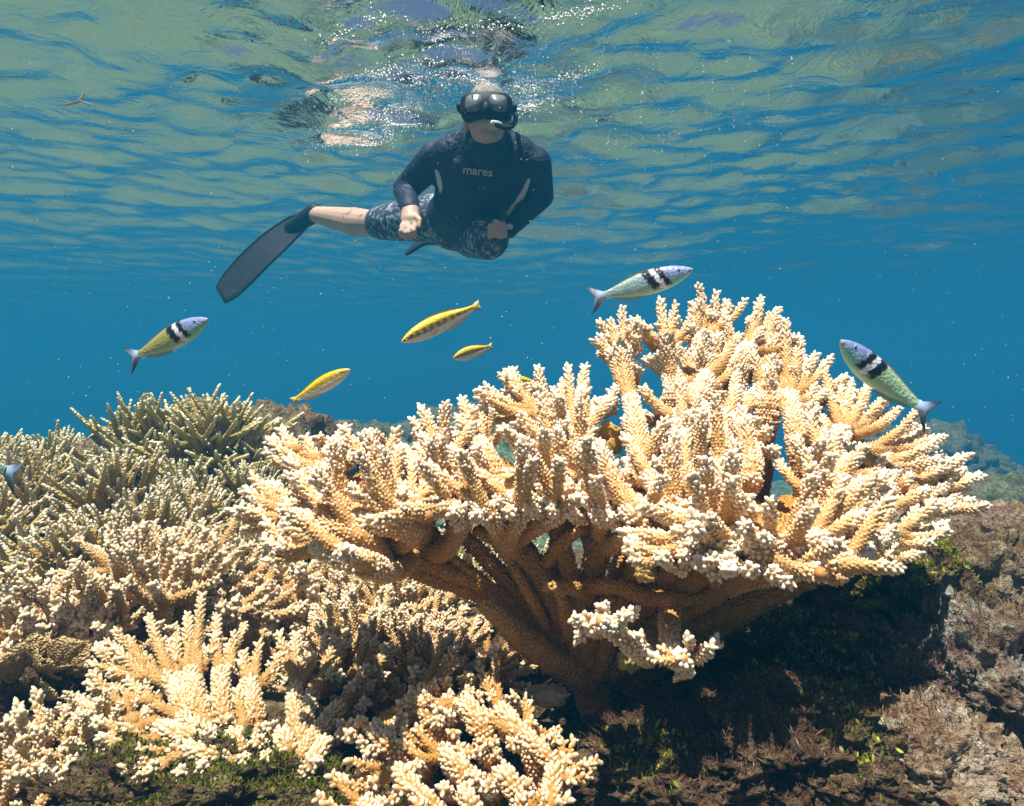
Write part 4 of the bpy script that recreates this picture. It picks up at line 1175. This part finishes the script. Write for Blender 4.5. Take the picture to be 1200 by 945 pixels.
    for hw, hh, y in rings: vv += [(x, y + 2.2 * x * x, z + zc) for x, z in soft_rect(hw, hh)]
    for r_ in range(len(rings) - 1):
        for q in range(n):
            a_, b_ = r_ * n + q, r_ * n + (q + 1) % n
            tt += [(a_, a_ + n, b_ + n), (a_, b_ + n, b_)]
    vv.append((0, -0.113, zc)); c0 = (len(rings) - 1) * n
    tt += [(len(vv) - 1, c0 + (q + 1) % n, c0 + q) for q in range(n)]
    mask = add_obj('dive_mask', tri_mesh('dive_mask', np.array(vv) + hd - off, tt), M_RUB, body)
    ns = Acc(); ellipsoid(ns, hd + (0, -0.108, -0.012), (0.017, 0.026, 0.030)); ns_ = add_obj('nose_pocket', ns.mesh('nose_pocket', off), M_RUB, mask)
    mG, nt, bg = nodes_mat('mask_glass')
    bg.inputs['Base Color'].default_value = (0.17, 0.20, 0.20, 1); bg.inputs['Roughness'].default_value = 0.30
    for sd in (-1, 1):
        o = []
        for x, z in soft_rect(0.031, 0.029, 0.6):
            zz = z + zc + 0.002; xx = sd * (0.042 + x)
            if z < 0 and x < 0.004: xx += sd * 0.010 * (-z / 0.029)      # cut away for the nose
            o.append((xx, zz))
        f = lambda x: -0.1185 + 2.2 * x * x
        vv = [(0.042 * sd, f(0.042), zc)] + [(p, f(p), q) for p, q in o] + [(p, f(p) + 0.012, q) for p, q in o]
        tt = [(0, 1 + q, 1 + (q + 1) % n) for q in range(n)] + [(1 + q, 1 + n + q, 1 + n + (q + 1) % n) for q in range(n)] + [(1 + q, 1 + n + (q + 1) % n, 1 + (q + 1) % n) for q in range(n)]
        add_obj('lens', tri_mesh('lens', np.array(vv) + hd - off, tt, smooth=False), mG, mask)
    st = Acc()
    ang = np.linspace(R(-5), R(185), 14)
    v, t, _, _ = tube([hd + np.array((0.098 * math.cos(a), 0.115 * math.sin(a) - 0.055, 0.02)) for a in ang], [0.011] * 14, 8, 0.012); st.add(v, t)
    add_obj('strap', st.mesh('strap', off), M_RUB, mask)
    # snorkel
    sn = Acc()
    v, t, _, _ = tube([hd + np.array(p) for p in ((0.03, -0.115, -0.062), (0.075, -0.10, -0.070), (0.100, -0.045, -0.03), (0.103, 0.03, 0.03), (0.095, 0.10, 0.08), (0.08, 0.19, 0.14))], [0.009] * 6, 12, 0.01); sn.add(v, t)
    snk = add_obj('snorkel', sn.mesh('snorkel', off), M_RUB, body)
    mp = Acc(); ellipsoid(mp, hd + (0.024, -0.100, -0.060), (0.036, 0.022, 0.017))
    add_obj('mouthpiece', solid('mouthpiece', mp, off, 0.005, 2), plain('silicone', (0.42, 0.52, 0.36), 0.4), snk)
    # fins: foot pocket and blade
    def swim_fin(an, ctrl, tip, wdir, w_max):
        fo = Acc()
        capsule(fo, an + unit(an - ctrl) * 0.015, an + unit(ctrl - an) * 0.16, 0.046, 0.036, 1.1)
        pocket = solid('foot_pocket', fo, off, 0.008, 4)
        root_f = add_obj('swim_fin', pocket, M_RUB, body)
        c = catmull([an + (ctrl - an) * 0.15, ctrl, ctrl + (tip - ctrl) * 0.5 + np.array((0.02, 0, 0.035)), tip], 40)
        s_ = np.linspace(0, 1, 40)
        wd = np.interp(s_, [0, .12, .3, .55, .8, .93, 1.0], np.array([.34, .46, .72, .95, 1.0, .90, .62]) * w_max)
        Wd = unit(wdir); T = unit(np.gradient(c, axis=0)); Nn = unit(np.cross(T, Wd))
        u = np.linspace(-1, 1, 13)
        V = c[:, None, :] + wd[:, None, None] * u[None, :, None] * Wd + Nn[:, None, :] * (0.006 * (np.abs(u) ** 8)[None, :, None] + 0.0015 * np.cos(u * 12)[None, :, None])
        th = 0.0035
        top = (V + Nn[:, None, :] * th).reshape(-1, 3); bot = (V - Nn[:, None, :] * th).reshape(-1, 3)
        tg = grid_tris(40, 13); n = 40 * 13
        edge = list(range(0, 13)) + [k_ * 13 + 12 for k_ in range(1, 40)] + list(range(39 * 13 + 11, 39 * 13 - 1, -1)) + [k_ * 13 for k_ in range(38, 0, -1)]
        te = []
        for q in range(len(edge)):
            a_, b_ = edge[q], edge[(q + 1) % len(edge)]
            te += [(a_, b_, b_ + n), (a_, b_ + n, a_ + n)]
        add_obj('blade', tri_mesh('blade', np.vstack([top, bot]) - off, np.concatenate([tg, tg[:, ::-1] + n, np.array(te)])), M_FINB, root_f)
        for sgn in (-1, 1):
            rl = Acc(); v, t, _, _ = tube(c + wd[:, None] * sgn * Wd, np.interp(s_, [0, .7, 1], [.009, .007, .003]), 8, 0.015); rl.add(v, t)
            add_obj('rail', rl.mesh('rail', off), M_RUB, root_f)
    swim_fin(anR, P(343, 266, 3.58), P(258, 346, 3.50), (-0.56, 0.58, 0.59), 0.115)
    swim_fin(anL, P(520, 279, 3.22), P(479, 293, 3.42), (0.2, 0.75, 0.5), 0.085)
    # watch on his left wrist
    wt = Acc(); d = unit(wrL - elL)
    capsule(wt, wrL - d * 0.012, wrL + d * 0.006, 0.036, 0.036)
    wo = add_obj('wrist_watch', solid('wrist_watch', wt, off, 0.006, 2), M_RUB, body)
    dl = add_obj('dial', ball(0.015, 14, 8, (1, 0.4, 0.8)), plain('watch_dial', (0.5, 0.52, 0.45), 0.2), wo)
    dl.location = tuple(wrL + np.array((0.0, -0.036, 0.0)) - off)
    return body

LETTER = []
diver = build_diver()
# lay the lettering onto the chest along the view from the camera
def lay_lettering():
    lt, suit, off = LETTER[0]
    me = lt.data
    from mathutils.bvhtree import BVHTree
    vs = [Vector(v.co) + Vector(off) for v in suit.data.vertices]
    tree = BVHTree.FromPolygons(vs, [tuple(p.vertices) for p in suit.data.polygons])
    for v in me.vertices:
        x, y, z = v.co
        c, s_ = math.cos(R(-6)), math.sin(R(-6))
        px, pz = 560 + (x * c - y * s_) * 300, 201 - (x * s_ + y * c) * 300
        d = Vector(P(px, pz, 1.0)).normalized()
        hit = tree.ray_cast(Vector((0, 0, 0)), d)
        p = hit[0] if hit[0] is not None else d * 2.6
        p = p - d * (0.010 + z)
        v.co = p - Vector(off)
    me.update()
lay_lettering()
# ------------------------------------------------------------------ rocks of the right bank and far reef heads
def rock(name, c, r, seed, mat, label, cat='rock', sub=5, rough=0.40, freq=2.3, group=None, flat=0.0, parent=None):
    import bmesh
    bm = bmesh.new(); bmesh.ops.create_icosphere(bm, subdivisions=sub, radius=1.0)
    o1 = Vector((seed * 3.7, seed * 1.9, seed * 5.3))
    for v in bm.verts:
        d = v.co.normalized()
        q = d * freq + o1
        n = mnoise.noise(q) * 0.9 + mnoise.noise(q * 2.3) * 0.55 + abs(mnoise.noise(q * 5.1)) * 0.55 + mnoise.noise(q * 10.7) * 0.28 + mnoise.noise(q * 23) * 0.16
        v.co = d * (1 + rough * n)
        v.co = Vector((v.co.x * r[0], v.co.y * r[1], v.co.z * r[2]))
    me = bpy.data.meshes.new(name); bm.to_mesh(me); bm.free()
    me.polygons.foreach_set('use_smooth', np.ones(len(me.polygons), bool))
    o = add_obj(name, me, mat, None, tuple(c))
    tag(o, label, cat, group)
    return o

GR = 'rocks of the right bank'
ROCKS = [
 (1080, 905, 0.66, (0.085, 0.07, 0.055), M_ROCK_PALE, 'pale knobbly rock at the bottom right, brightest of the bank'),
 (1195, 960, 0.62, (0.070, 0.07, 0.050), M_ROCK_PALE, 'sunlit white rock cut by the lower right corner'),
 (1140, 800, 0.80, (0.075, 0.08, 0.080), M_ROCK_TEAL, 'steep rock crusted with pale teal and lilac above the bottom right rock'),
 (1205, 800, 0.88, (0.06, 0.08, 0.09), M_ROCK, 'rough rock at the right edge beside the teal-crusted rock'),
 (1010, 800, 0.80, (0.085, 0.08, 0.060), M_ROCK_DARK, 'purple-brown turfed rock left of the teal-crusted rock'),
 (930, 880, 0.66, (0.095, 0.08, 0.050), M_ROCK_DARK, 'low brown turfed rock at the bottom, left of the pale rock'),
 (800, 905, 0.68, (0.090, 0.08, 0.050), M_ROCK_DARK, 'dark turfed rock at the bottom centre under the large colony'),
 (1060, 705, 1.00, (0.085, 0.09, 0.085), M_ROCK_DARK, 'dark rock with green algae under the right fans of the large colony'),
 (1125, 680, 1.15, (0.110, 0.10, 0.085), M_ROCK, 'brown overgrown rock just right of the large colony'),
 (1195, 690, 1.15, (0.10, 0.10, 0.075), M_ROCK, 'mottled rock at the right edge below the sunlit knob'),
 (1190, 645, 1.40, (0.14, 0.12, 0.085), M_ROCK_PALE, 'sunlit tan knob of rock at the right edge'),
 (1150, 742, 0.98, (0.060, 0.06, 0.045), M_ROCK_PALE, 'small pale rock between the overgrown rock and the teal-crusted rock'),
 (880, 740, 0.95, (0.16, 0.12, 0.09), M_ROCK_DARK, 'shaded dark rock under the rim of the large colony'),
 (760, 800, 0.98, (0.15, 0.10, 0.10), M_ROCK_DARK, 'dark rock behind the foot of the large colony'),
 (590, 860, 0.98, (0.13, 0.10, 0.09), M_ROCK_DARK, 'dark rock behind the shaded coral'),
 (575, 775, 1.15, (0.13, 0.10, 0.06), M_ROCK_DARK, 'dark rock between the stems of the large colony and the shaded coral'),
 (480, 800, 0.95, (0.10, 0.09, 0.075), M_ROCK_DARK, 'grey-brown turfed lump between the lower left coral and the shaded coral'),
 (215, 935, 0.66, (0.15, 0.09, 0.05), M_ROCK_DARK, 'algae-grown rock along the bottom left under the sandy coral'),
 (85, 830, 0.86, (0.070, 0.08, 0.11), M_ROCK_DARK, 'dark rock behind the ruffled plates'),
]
for k, (px, py, Y, r, m, lab) in enumerate(ROCKS):
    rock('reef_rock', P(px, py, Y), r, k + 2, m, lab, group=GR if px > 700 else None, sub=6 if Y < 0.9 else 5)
GH = 'distant reef outcrops in the haze'
HEADS = [
 (1085, 548, 8.5, (0.80, 0.6, 0.50), 'hazy blue-green reef mound right of the large colony'),
 (1150, 566, 8.2, (0.44, 0.4, 0.32), 'small hazy ledge at the right end of the distant mound'),
 (1200, 612, 3.4, (0.42, 0.4, 0.22), 'grey-green reef lump at the right edge below the distant mound'),
 (560, 528, 7.0, (0.90, 0.6, 0.42), 'dim green reef mound behind the middle of the large colony'),
 (660, 545, 8.0, (0.70, 0.6, 0.40), 'dim reef mound behind the upright fingers of the large colony'),
 (325, 545, 2.4, (0.24, 0.25, 0.19), 'dark rocky shoulder at the right end of the left mound'),
 (230, 565, 2.3, (0.40, 0.28, 0.22), 'dark rocky core of the left mound'),
 (90, 590, 2.7, (0.50, 0.3, 0.20), 'dim rock ridge behind the corals at the far left'),
 (415, 545, 5.0, (0.40, 0.4, 0.28), 'hazy reef slope between the left mound and the large colony'),
]
for k, (px, py, Y, r, lab) in enumerate(HEADS):
    rock('reef_outcrop', P(px, py, Y), r, k + 40, M_SEABED_ROCK if Y > 3 else M_ROCK, lab, 'reef', rough=0.33, freq=2.6, group=GH)

# ------------------------------------------------------------------ small growth: leafy algae, turf, ruffled plates
from mathutils.bvhtree import BVHTree
def ground_tree():
    """rocks and reef floor as one search tree, for standing small growth on them"""
    vs, fs, n = [], [], 0
    for o in COL.objects:
        if o.type == 'MESH' and o.name.split('.')[0] in ('reef_rock', 'reef_floor'):
            me = o.data
            v = np.empty(len(me.vertices) * 3, np.float32); me.vertices.foreach_get('co', v)
            t = np.empty(len(me.loops), np.int32); me.loops.foreach_get('vertex_index', t)
            v = v.reshape(-1, 3) + np.array(o.location); t = t.reshape(-1, 3) + n
            if o.name.startswith('reef_floor'):
                near_ = (np.abs(v[:, 0]) < 2) & (v[:, 1] < 2.5) & (v[:, 1] > 0.2)
                t = t[near_[t - n].all(1)]
            vs.append(v); fs.append(t); n += len(v)
    return BVHTree.FromPolygons(np.concatenate(vs).tolist(), np.concatenate(fs).tolist())
GROUND = ground_tree()

def leaf_patch(name, label, centres, n, size, mat, seed, spread, up=0.6, curl=0.5, wide=0.45):
    """many small curled blades growing on whatever lies below each centre"""
    r2 = np.random.default_rng(seed)
    A = Acc()
    ok = 0
    for (px, py, Y, w) in centres:
        c = P(px, py, Y)
        for _ in range(int(n * w)):
            o = c + r2.normal(0, 1, 3) * np.array(spread) * math.sqrt(w)
            loc, nr, _i, _d = GROUND.ray_cast(Vector(o + np.array((0, 0, 0.12))), Vector((0, 0.15, -1)).normalized(), 0.45)
            if loc is None: continue
            loc = np.array(loc); nr = np.array(nr)
            d = unit(nr * 0.7 + np.array((0, 0, up)) + r2.normal(0, 0.45, 3))
            sd = unit(np.cross(d, r2.normal(0, 1, 3)))
            bend = unit(np.cross(sd, d)) * curl * r2.uniform(-1, 1)
            L = size * r2.uniform(0.5, 1.3); W = L * wide * r2.uniform(0.7, 1.3)
            v = []
            for t, ww in ((0, .25), (.4, .9), (.75, .8)):
                p = loc + d * L * t + bend * L * t * t
                v += [p - sd * W * ww * .5, p + sd * W * ww * .5]
            v.append(loc + d * L + bend * L)
            A.add(v, [(0, 1, 3), (0, 3, 2), (2, 3, 5), (2, 5, 4), (4, 5, 6)], np.full(7, r2.random()))
            ok += 1
    if not ok: return None
    o = add_obj(name, A.mesh(name), mat)
    tag(o, label, 'algae', kind='stuff')
    return o

def leaf_mat(name, a, b):
    m, nt, bs = nodes_mat(name)
    at = N_(nt, 'ShaderNodeAttribute', attribute_name='tip')
    r_ = ramp(nt, at.outputs['Fac'], [(0.0, a), (1.0, b)])
    nt.links.new(r_.outputs[0], bs.inputs['Base Color'])
    bs.inputs['Roughness'].default_value = 0.45
    tl = nt.nodes.new('ShaderNodeBsdfTranslucent'); nt.links.new(r_.outputs[0], tl.inputs[0])
    mx = nt.nodes.new('ShaderNodeMixShader'); mx.inputs[0].default_value = 0.35
    nt.links.new(bs.outputs[0], mx.inputs[1]); nt.links.new(tl.outputs[0], mx.inputs[2])
    nt.links.new(mx.outputs[0], nt.nodes['Material Output'].inputs['Surface'])
    return m

M_GREEN = leaf_mat('green_algae', (0.14, 0.18, 0.012), (0.50, 0.56, 0.05))
M_MOSS = leaf_mat('dark_moss', (0.06, 0.075, 0.008), (0.28, 0.30, 0.03))
M_TURF = leaf_mat('brown_turf', (0.07, 0.03, 0.02), (0.30, 0.16, 0.08))
M_PINK = leaf_mat('purple_turf', (0.16, 0.08, 0.09), (0.42, 0.28, 0.30))
leaf_patch('leafy_algae', 'bright yellow-green leafy algae on the dark rock right of centre', [(1030, 690, 0.94, 1), (1050, 730, 0.92, .7), (1010, 715, 0.92, .5), (1085, 705, 0.98, .8), (1080, 745, 0.90, .8), (1110, 725, 0.96, .4)], 800, 0.0065, M_GREEN, 1, (0.030, 0.03, 0.03))
leaf_patch('leafy_algae', 'green leafy algae in tufts along the bottom right of centre', [(950, 830, 0.74, 1), (985, 850, 0.72, .8), (900, 850, 0.72, .5), (765, 905, 0.62, .5), (1000, 910, 0.62, .5), (930, 800, 0.8, .4), (1120, 735, 0.95, .3)], 520, 0.006, M_GREEN, 2, (0.030, 0.03, 0.02))
leaf_patch('leafy_algae', 'green algae carpet along the bottom left edge', [(190, 935, 0.62, 1), (260, 930, 0.62, 1), (330, 930, 0.62, 1), (390, 940, 0.62, .6), (130, 930, 0.66, .6), (600, 855, 0.7, .2)], 1500, 0.0050, M_MOSS, 3, (0.05, 0.03, 0.02))
leaf_patch('turf_algae', 'brown curly turf algae over the rocks at the lower right', [(800, 880, 0.68, 1.4), (900, 900, 0.64, 1.4), (860, 930, 0.6, 1), (980, 880, 0.66, 1.2), (1000, 800, 0.8, 1.4), (1100, 690, 1.08, 1.4), (1160, 690, 1.1, 1), (1080, 870, 0.68, .6), (1150, 640, 1.3, 1), (1140, 780, 0.8, .7), (1190, 780, .85, .7), (870, 760, .9, 1), (740, 850, .75, 1)], 1500, 0.0070, M_TURF, 4, (0.055, 0.05, 0.03), curl=1.1, wide=0.11)
leaf_patch('turf_algae', 'purplish fuzzy turf on the rock left of the teal crust', [(1040, 790, 0.78, 1), (1075, 800, 0.78, .8), (990, 780, 0.8, .5), (1100, 830, .74, .4)], 700, 0.006, M_PINK, 5, (0.03, 0.03, 0.02), curl=0.9, wide=0.25)
leaf_patch('turf_algae', 'grey-brown fuzz between the lower left coral and the shaded coral', [(480, 780, 0.9, 1.2), (450, 800, 0.88, .8), (100, 850, .8, .6), (120, 800, .82, .5)], 800, 0.007, M_TURF, 6, (0.04, 0.04, 0.03), curl=0.8, wide=0.15)

def ruffled(label, c, r, tilt, seed, mat):
    root = empty('ruffled_coral', tuple(c)); tag(root, label, 'coral')
    r2 = np.random.default_rng(seed)
    for k in range(6):
        na, nr = 48, 12
        A, Q = np.meshgrid(np.linspace(-1.9, 1.9, na), np.linspace(0.05, 1, nr), indexing='ij')
        rr = r * r2.uniform(0.6, 1.05)
        ph = r2.uniform(0, 6.28)
        x = rr * Q * np.sin(A) ; y = rr * Q * np.cos(A)
        z = rr * (0.02 * np.sin(Q * 40 + 3 * np.sin(A * 3)) + 0.03 * Q * np.sin(A * 17) + 0.55 * Q ** 2 + 0.16 * Q ** 2 * np.sin(A * 4 + ph) + 0.07 * Q ** 3 * np.sin(A * 9 + 2 * ph))
        v = np.stack([x, y, z], -1).reshape(-1, 3)
        th = np.array((0, 0, rr * 0.05))
        t = grid_tris(na, nr); n = len(v)
        e = [i * nr + nr - 1 for i in range(na)]
        te = [q for i in range(na - 1) for q in ((e[i], e[i + 1], e[i + 1] + n), (e[i], e[i + 1] + n, e[i] + n))]
        me = tri_mesh('plate', np.vstack([v, v - th]), np.concatenate([t, t[:, ::-1] + n, np.array(te)]), {'tip': np.tile(Q.ravel() ** 4, 2)})
        o = add_obj('plate', me, mat, root)
        o.location = tuple(r2.normal(0, 0.28, 3) * r * np.array((1, 0.6, 1)))
        o.rotation_euler = (R(tilt) + r2.normal(0, .3), r2.normal(0, .35), R(180) + r2.normal(0, .5))
    return root
M_RUFF = coral_mat('ruffled_brown', (0.30, 0.19, 0.07), (0.40, 0.27, 0.11), (0.62, 0.46, 0.22), 320, 0.6)
ruffled('thin ruffled tan plates at the left edge above the lower left corner', P(45, 785, 0.80), 0.040, 45, 3, M_RUFF)
ruffled('small ruffled yellow plates nested among the upper fingers of the large colony', P(722, 525, 0.86), 0.022, 60, 9, plain('yellow_plate', (0.62, 0.40, 0.10), 0.6))

# lumps of sponge held between the stems
def sponge(px, py, Y, r, seed, col, lab):
    rock('sponge', P(px, py, Y), r, seed, plain('sponge_skin', col, 0.8, 0.2, 60, 0.3), lab, 'sponge', sub=4, rough=0.42, freq=2.2)
sponge(757, 672, 0.66, (0.010, 0.009, 0.008), 71, (0.42, 0.30, 0.10), 'small yellow sponge lump below the front rim of the large colony')
sponge(738, 772, 0.70, (0.011, 0.010, 0.012), 72, (0.36, 0.32, 0.10), 'small olive sponge lump beside the low white-tipped branch')
sponge(642, 815, 0.74, (0.020, 0.014, 0.009), 73, (0.34, 0.29, 0.20), 'flat grey sponge at the foot of the large colony')

# ------------------------------------------------------------------ bubbles, drifting specks, leaf
def specks(name, label, pts, rad, mat, kind='stuff', sq=(1, 1, 1)):
    A = Acc()
    oc = np.array([(1, 0, 0), (-1, 0, 0), (0, 1, 0), (0, -1, 0), (0, 0, 1), (0, 0, -1)], float)
    tr = [(0, 2, 4), (2, 1, 4), (1, 3, 4), (3, 0, 4), (2, 0, 5), (1, 2, 5), (3, 1, 5), (0, 3, 5)]
    for p, r in zip(pts, rad): A.add(p + oc * r * np.array(sq), tr)
    o = add_obj(name, A.mesh(name), mat); tag(o, label, kind=kind)
    return o
r3 = np.random.default_rng(5)
M_BUB = plain('bubble', (0.85, 0.88, 0.9), 0.15, 0.6)
pts, rad = [], []
far_ = r3.random(260) < 0.35
xb = np.where(far_, r3.uniform(600, 930, 260), r3.normal(585, 45, 260))
Yb = np.where(far_, r3.uniform(2.3, 3.4, 260), r3.uniform(2.25, 2.75, 260))
Xb = (xb - HX) / F_PX * Yb
dpt = np.abs(r3.normal(0, 1, 260)) * np.where(far_, 0.02, 0.05) + 0.011
pts = np.stack([Xb, Yb, SURF + wave_h(Xb, Yb) - dpt], 1)
rad = r3.uniform(0.0014, 0.0040, 260)
specks('bubbles', 'white air bubbles trailing from the diver along the surface', pts, rad, M_BUB)
pts, rad = [], []
for k in range(620):
    Y = r3.uniform(0.7, 2.6)
    p = P(r3.uniform(-20, 1220), r3.uniform(60, 560), Y)
    if p[2] > SURF - 0.1: continue
    pts.append(p); rad.append(r3.uniform(0.0005, 0.0011) * (0.6 + 0.4 * Y))
specks('drifting_specks', 'tiny pale specks drifting in the water', pts, rad, plain('speck', (0.7, 0.72, 0.68), 0.8))

# white froth specks pressed flat under the surface, imitating glare streaks around the head
M_GLARE_FOAM = plain('glare_foam', (0.92, 0.93, 0.94), 0.3, 0.5)
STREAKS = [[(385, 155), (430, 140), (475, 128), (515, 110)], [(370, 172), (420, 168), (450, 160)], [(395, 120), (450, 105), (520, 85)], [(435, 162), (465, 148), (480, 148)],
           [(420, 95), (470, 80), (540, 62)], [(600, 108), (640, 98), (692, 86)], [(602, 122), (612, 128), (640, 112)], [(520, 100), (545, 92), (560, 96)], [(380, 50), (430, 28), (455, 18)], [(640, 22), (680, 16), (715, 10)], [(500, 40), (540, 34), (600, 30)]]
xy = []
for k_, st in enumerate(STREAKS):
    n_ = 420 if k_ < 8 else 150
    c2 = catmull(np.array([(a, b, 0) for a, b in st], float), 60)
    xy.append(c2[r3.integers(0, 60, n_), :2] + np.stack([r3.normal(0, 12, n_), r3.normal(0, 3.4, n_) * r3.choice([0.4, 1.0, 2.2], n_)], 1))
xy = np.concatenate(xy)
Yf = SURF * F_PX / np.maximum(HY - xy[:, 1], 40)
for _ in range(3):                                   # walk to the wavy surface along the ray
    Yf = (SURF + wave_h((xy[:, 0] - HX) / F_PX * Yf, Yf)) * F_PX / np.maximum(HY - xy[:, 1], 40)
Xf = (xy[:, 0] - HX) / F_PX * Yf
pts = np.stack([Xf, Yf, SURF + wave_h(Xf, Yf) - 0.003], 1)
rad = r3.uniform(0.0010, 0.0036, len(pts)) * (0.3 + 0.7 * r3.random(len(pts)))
specks('glare_foam', 'white froth specks imitating streaks of glare around the head of the diver', pts, rad, M_GLARE_FOAM, sq=(1.5, 1.6, 0.3))

def drift_leaf():
    root = empty('drifting_leaf', tuple(P(95, 118, 2.2)))
    tag(root, 'thin pale forked leaf drifting near the surface at the upper left', 'leaf')
    m = plain('dry_leaf', (0.55, 0.52, 0.30), 0.6)
    for pl in ([(75, 124), (92, 119), (99, 109)], [(92, 118), (100, 121), (111, 124)]):
        a = Acc(); pts = [P(x, y, 2.2) for x, y in pl]
        v, t, _, _ = tube(pts, [0.004, 0.007, 0.002], 6, 0.01, flat=0.4); a.add(v, t)
        add_obj('blade', a.mesh('blade', P(95, 118, 2.2)), m, root)
drift_leaf()
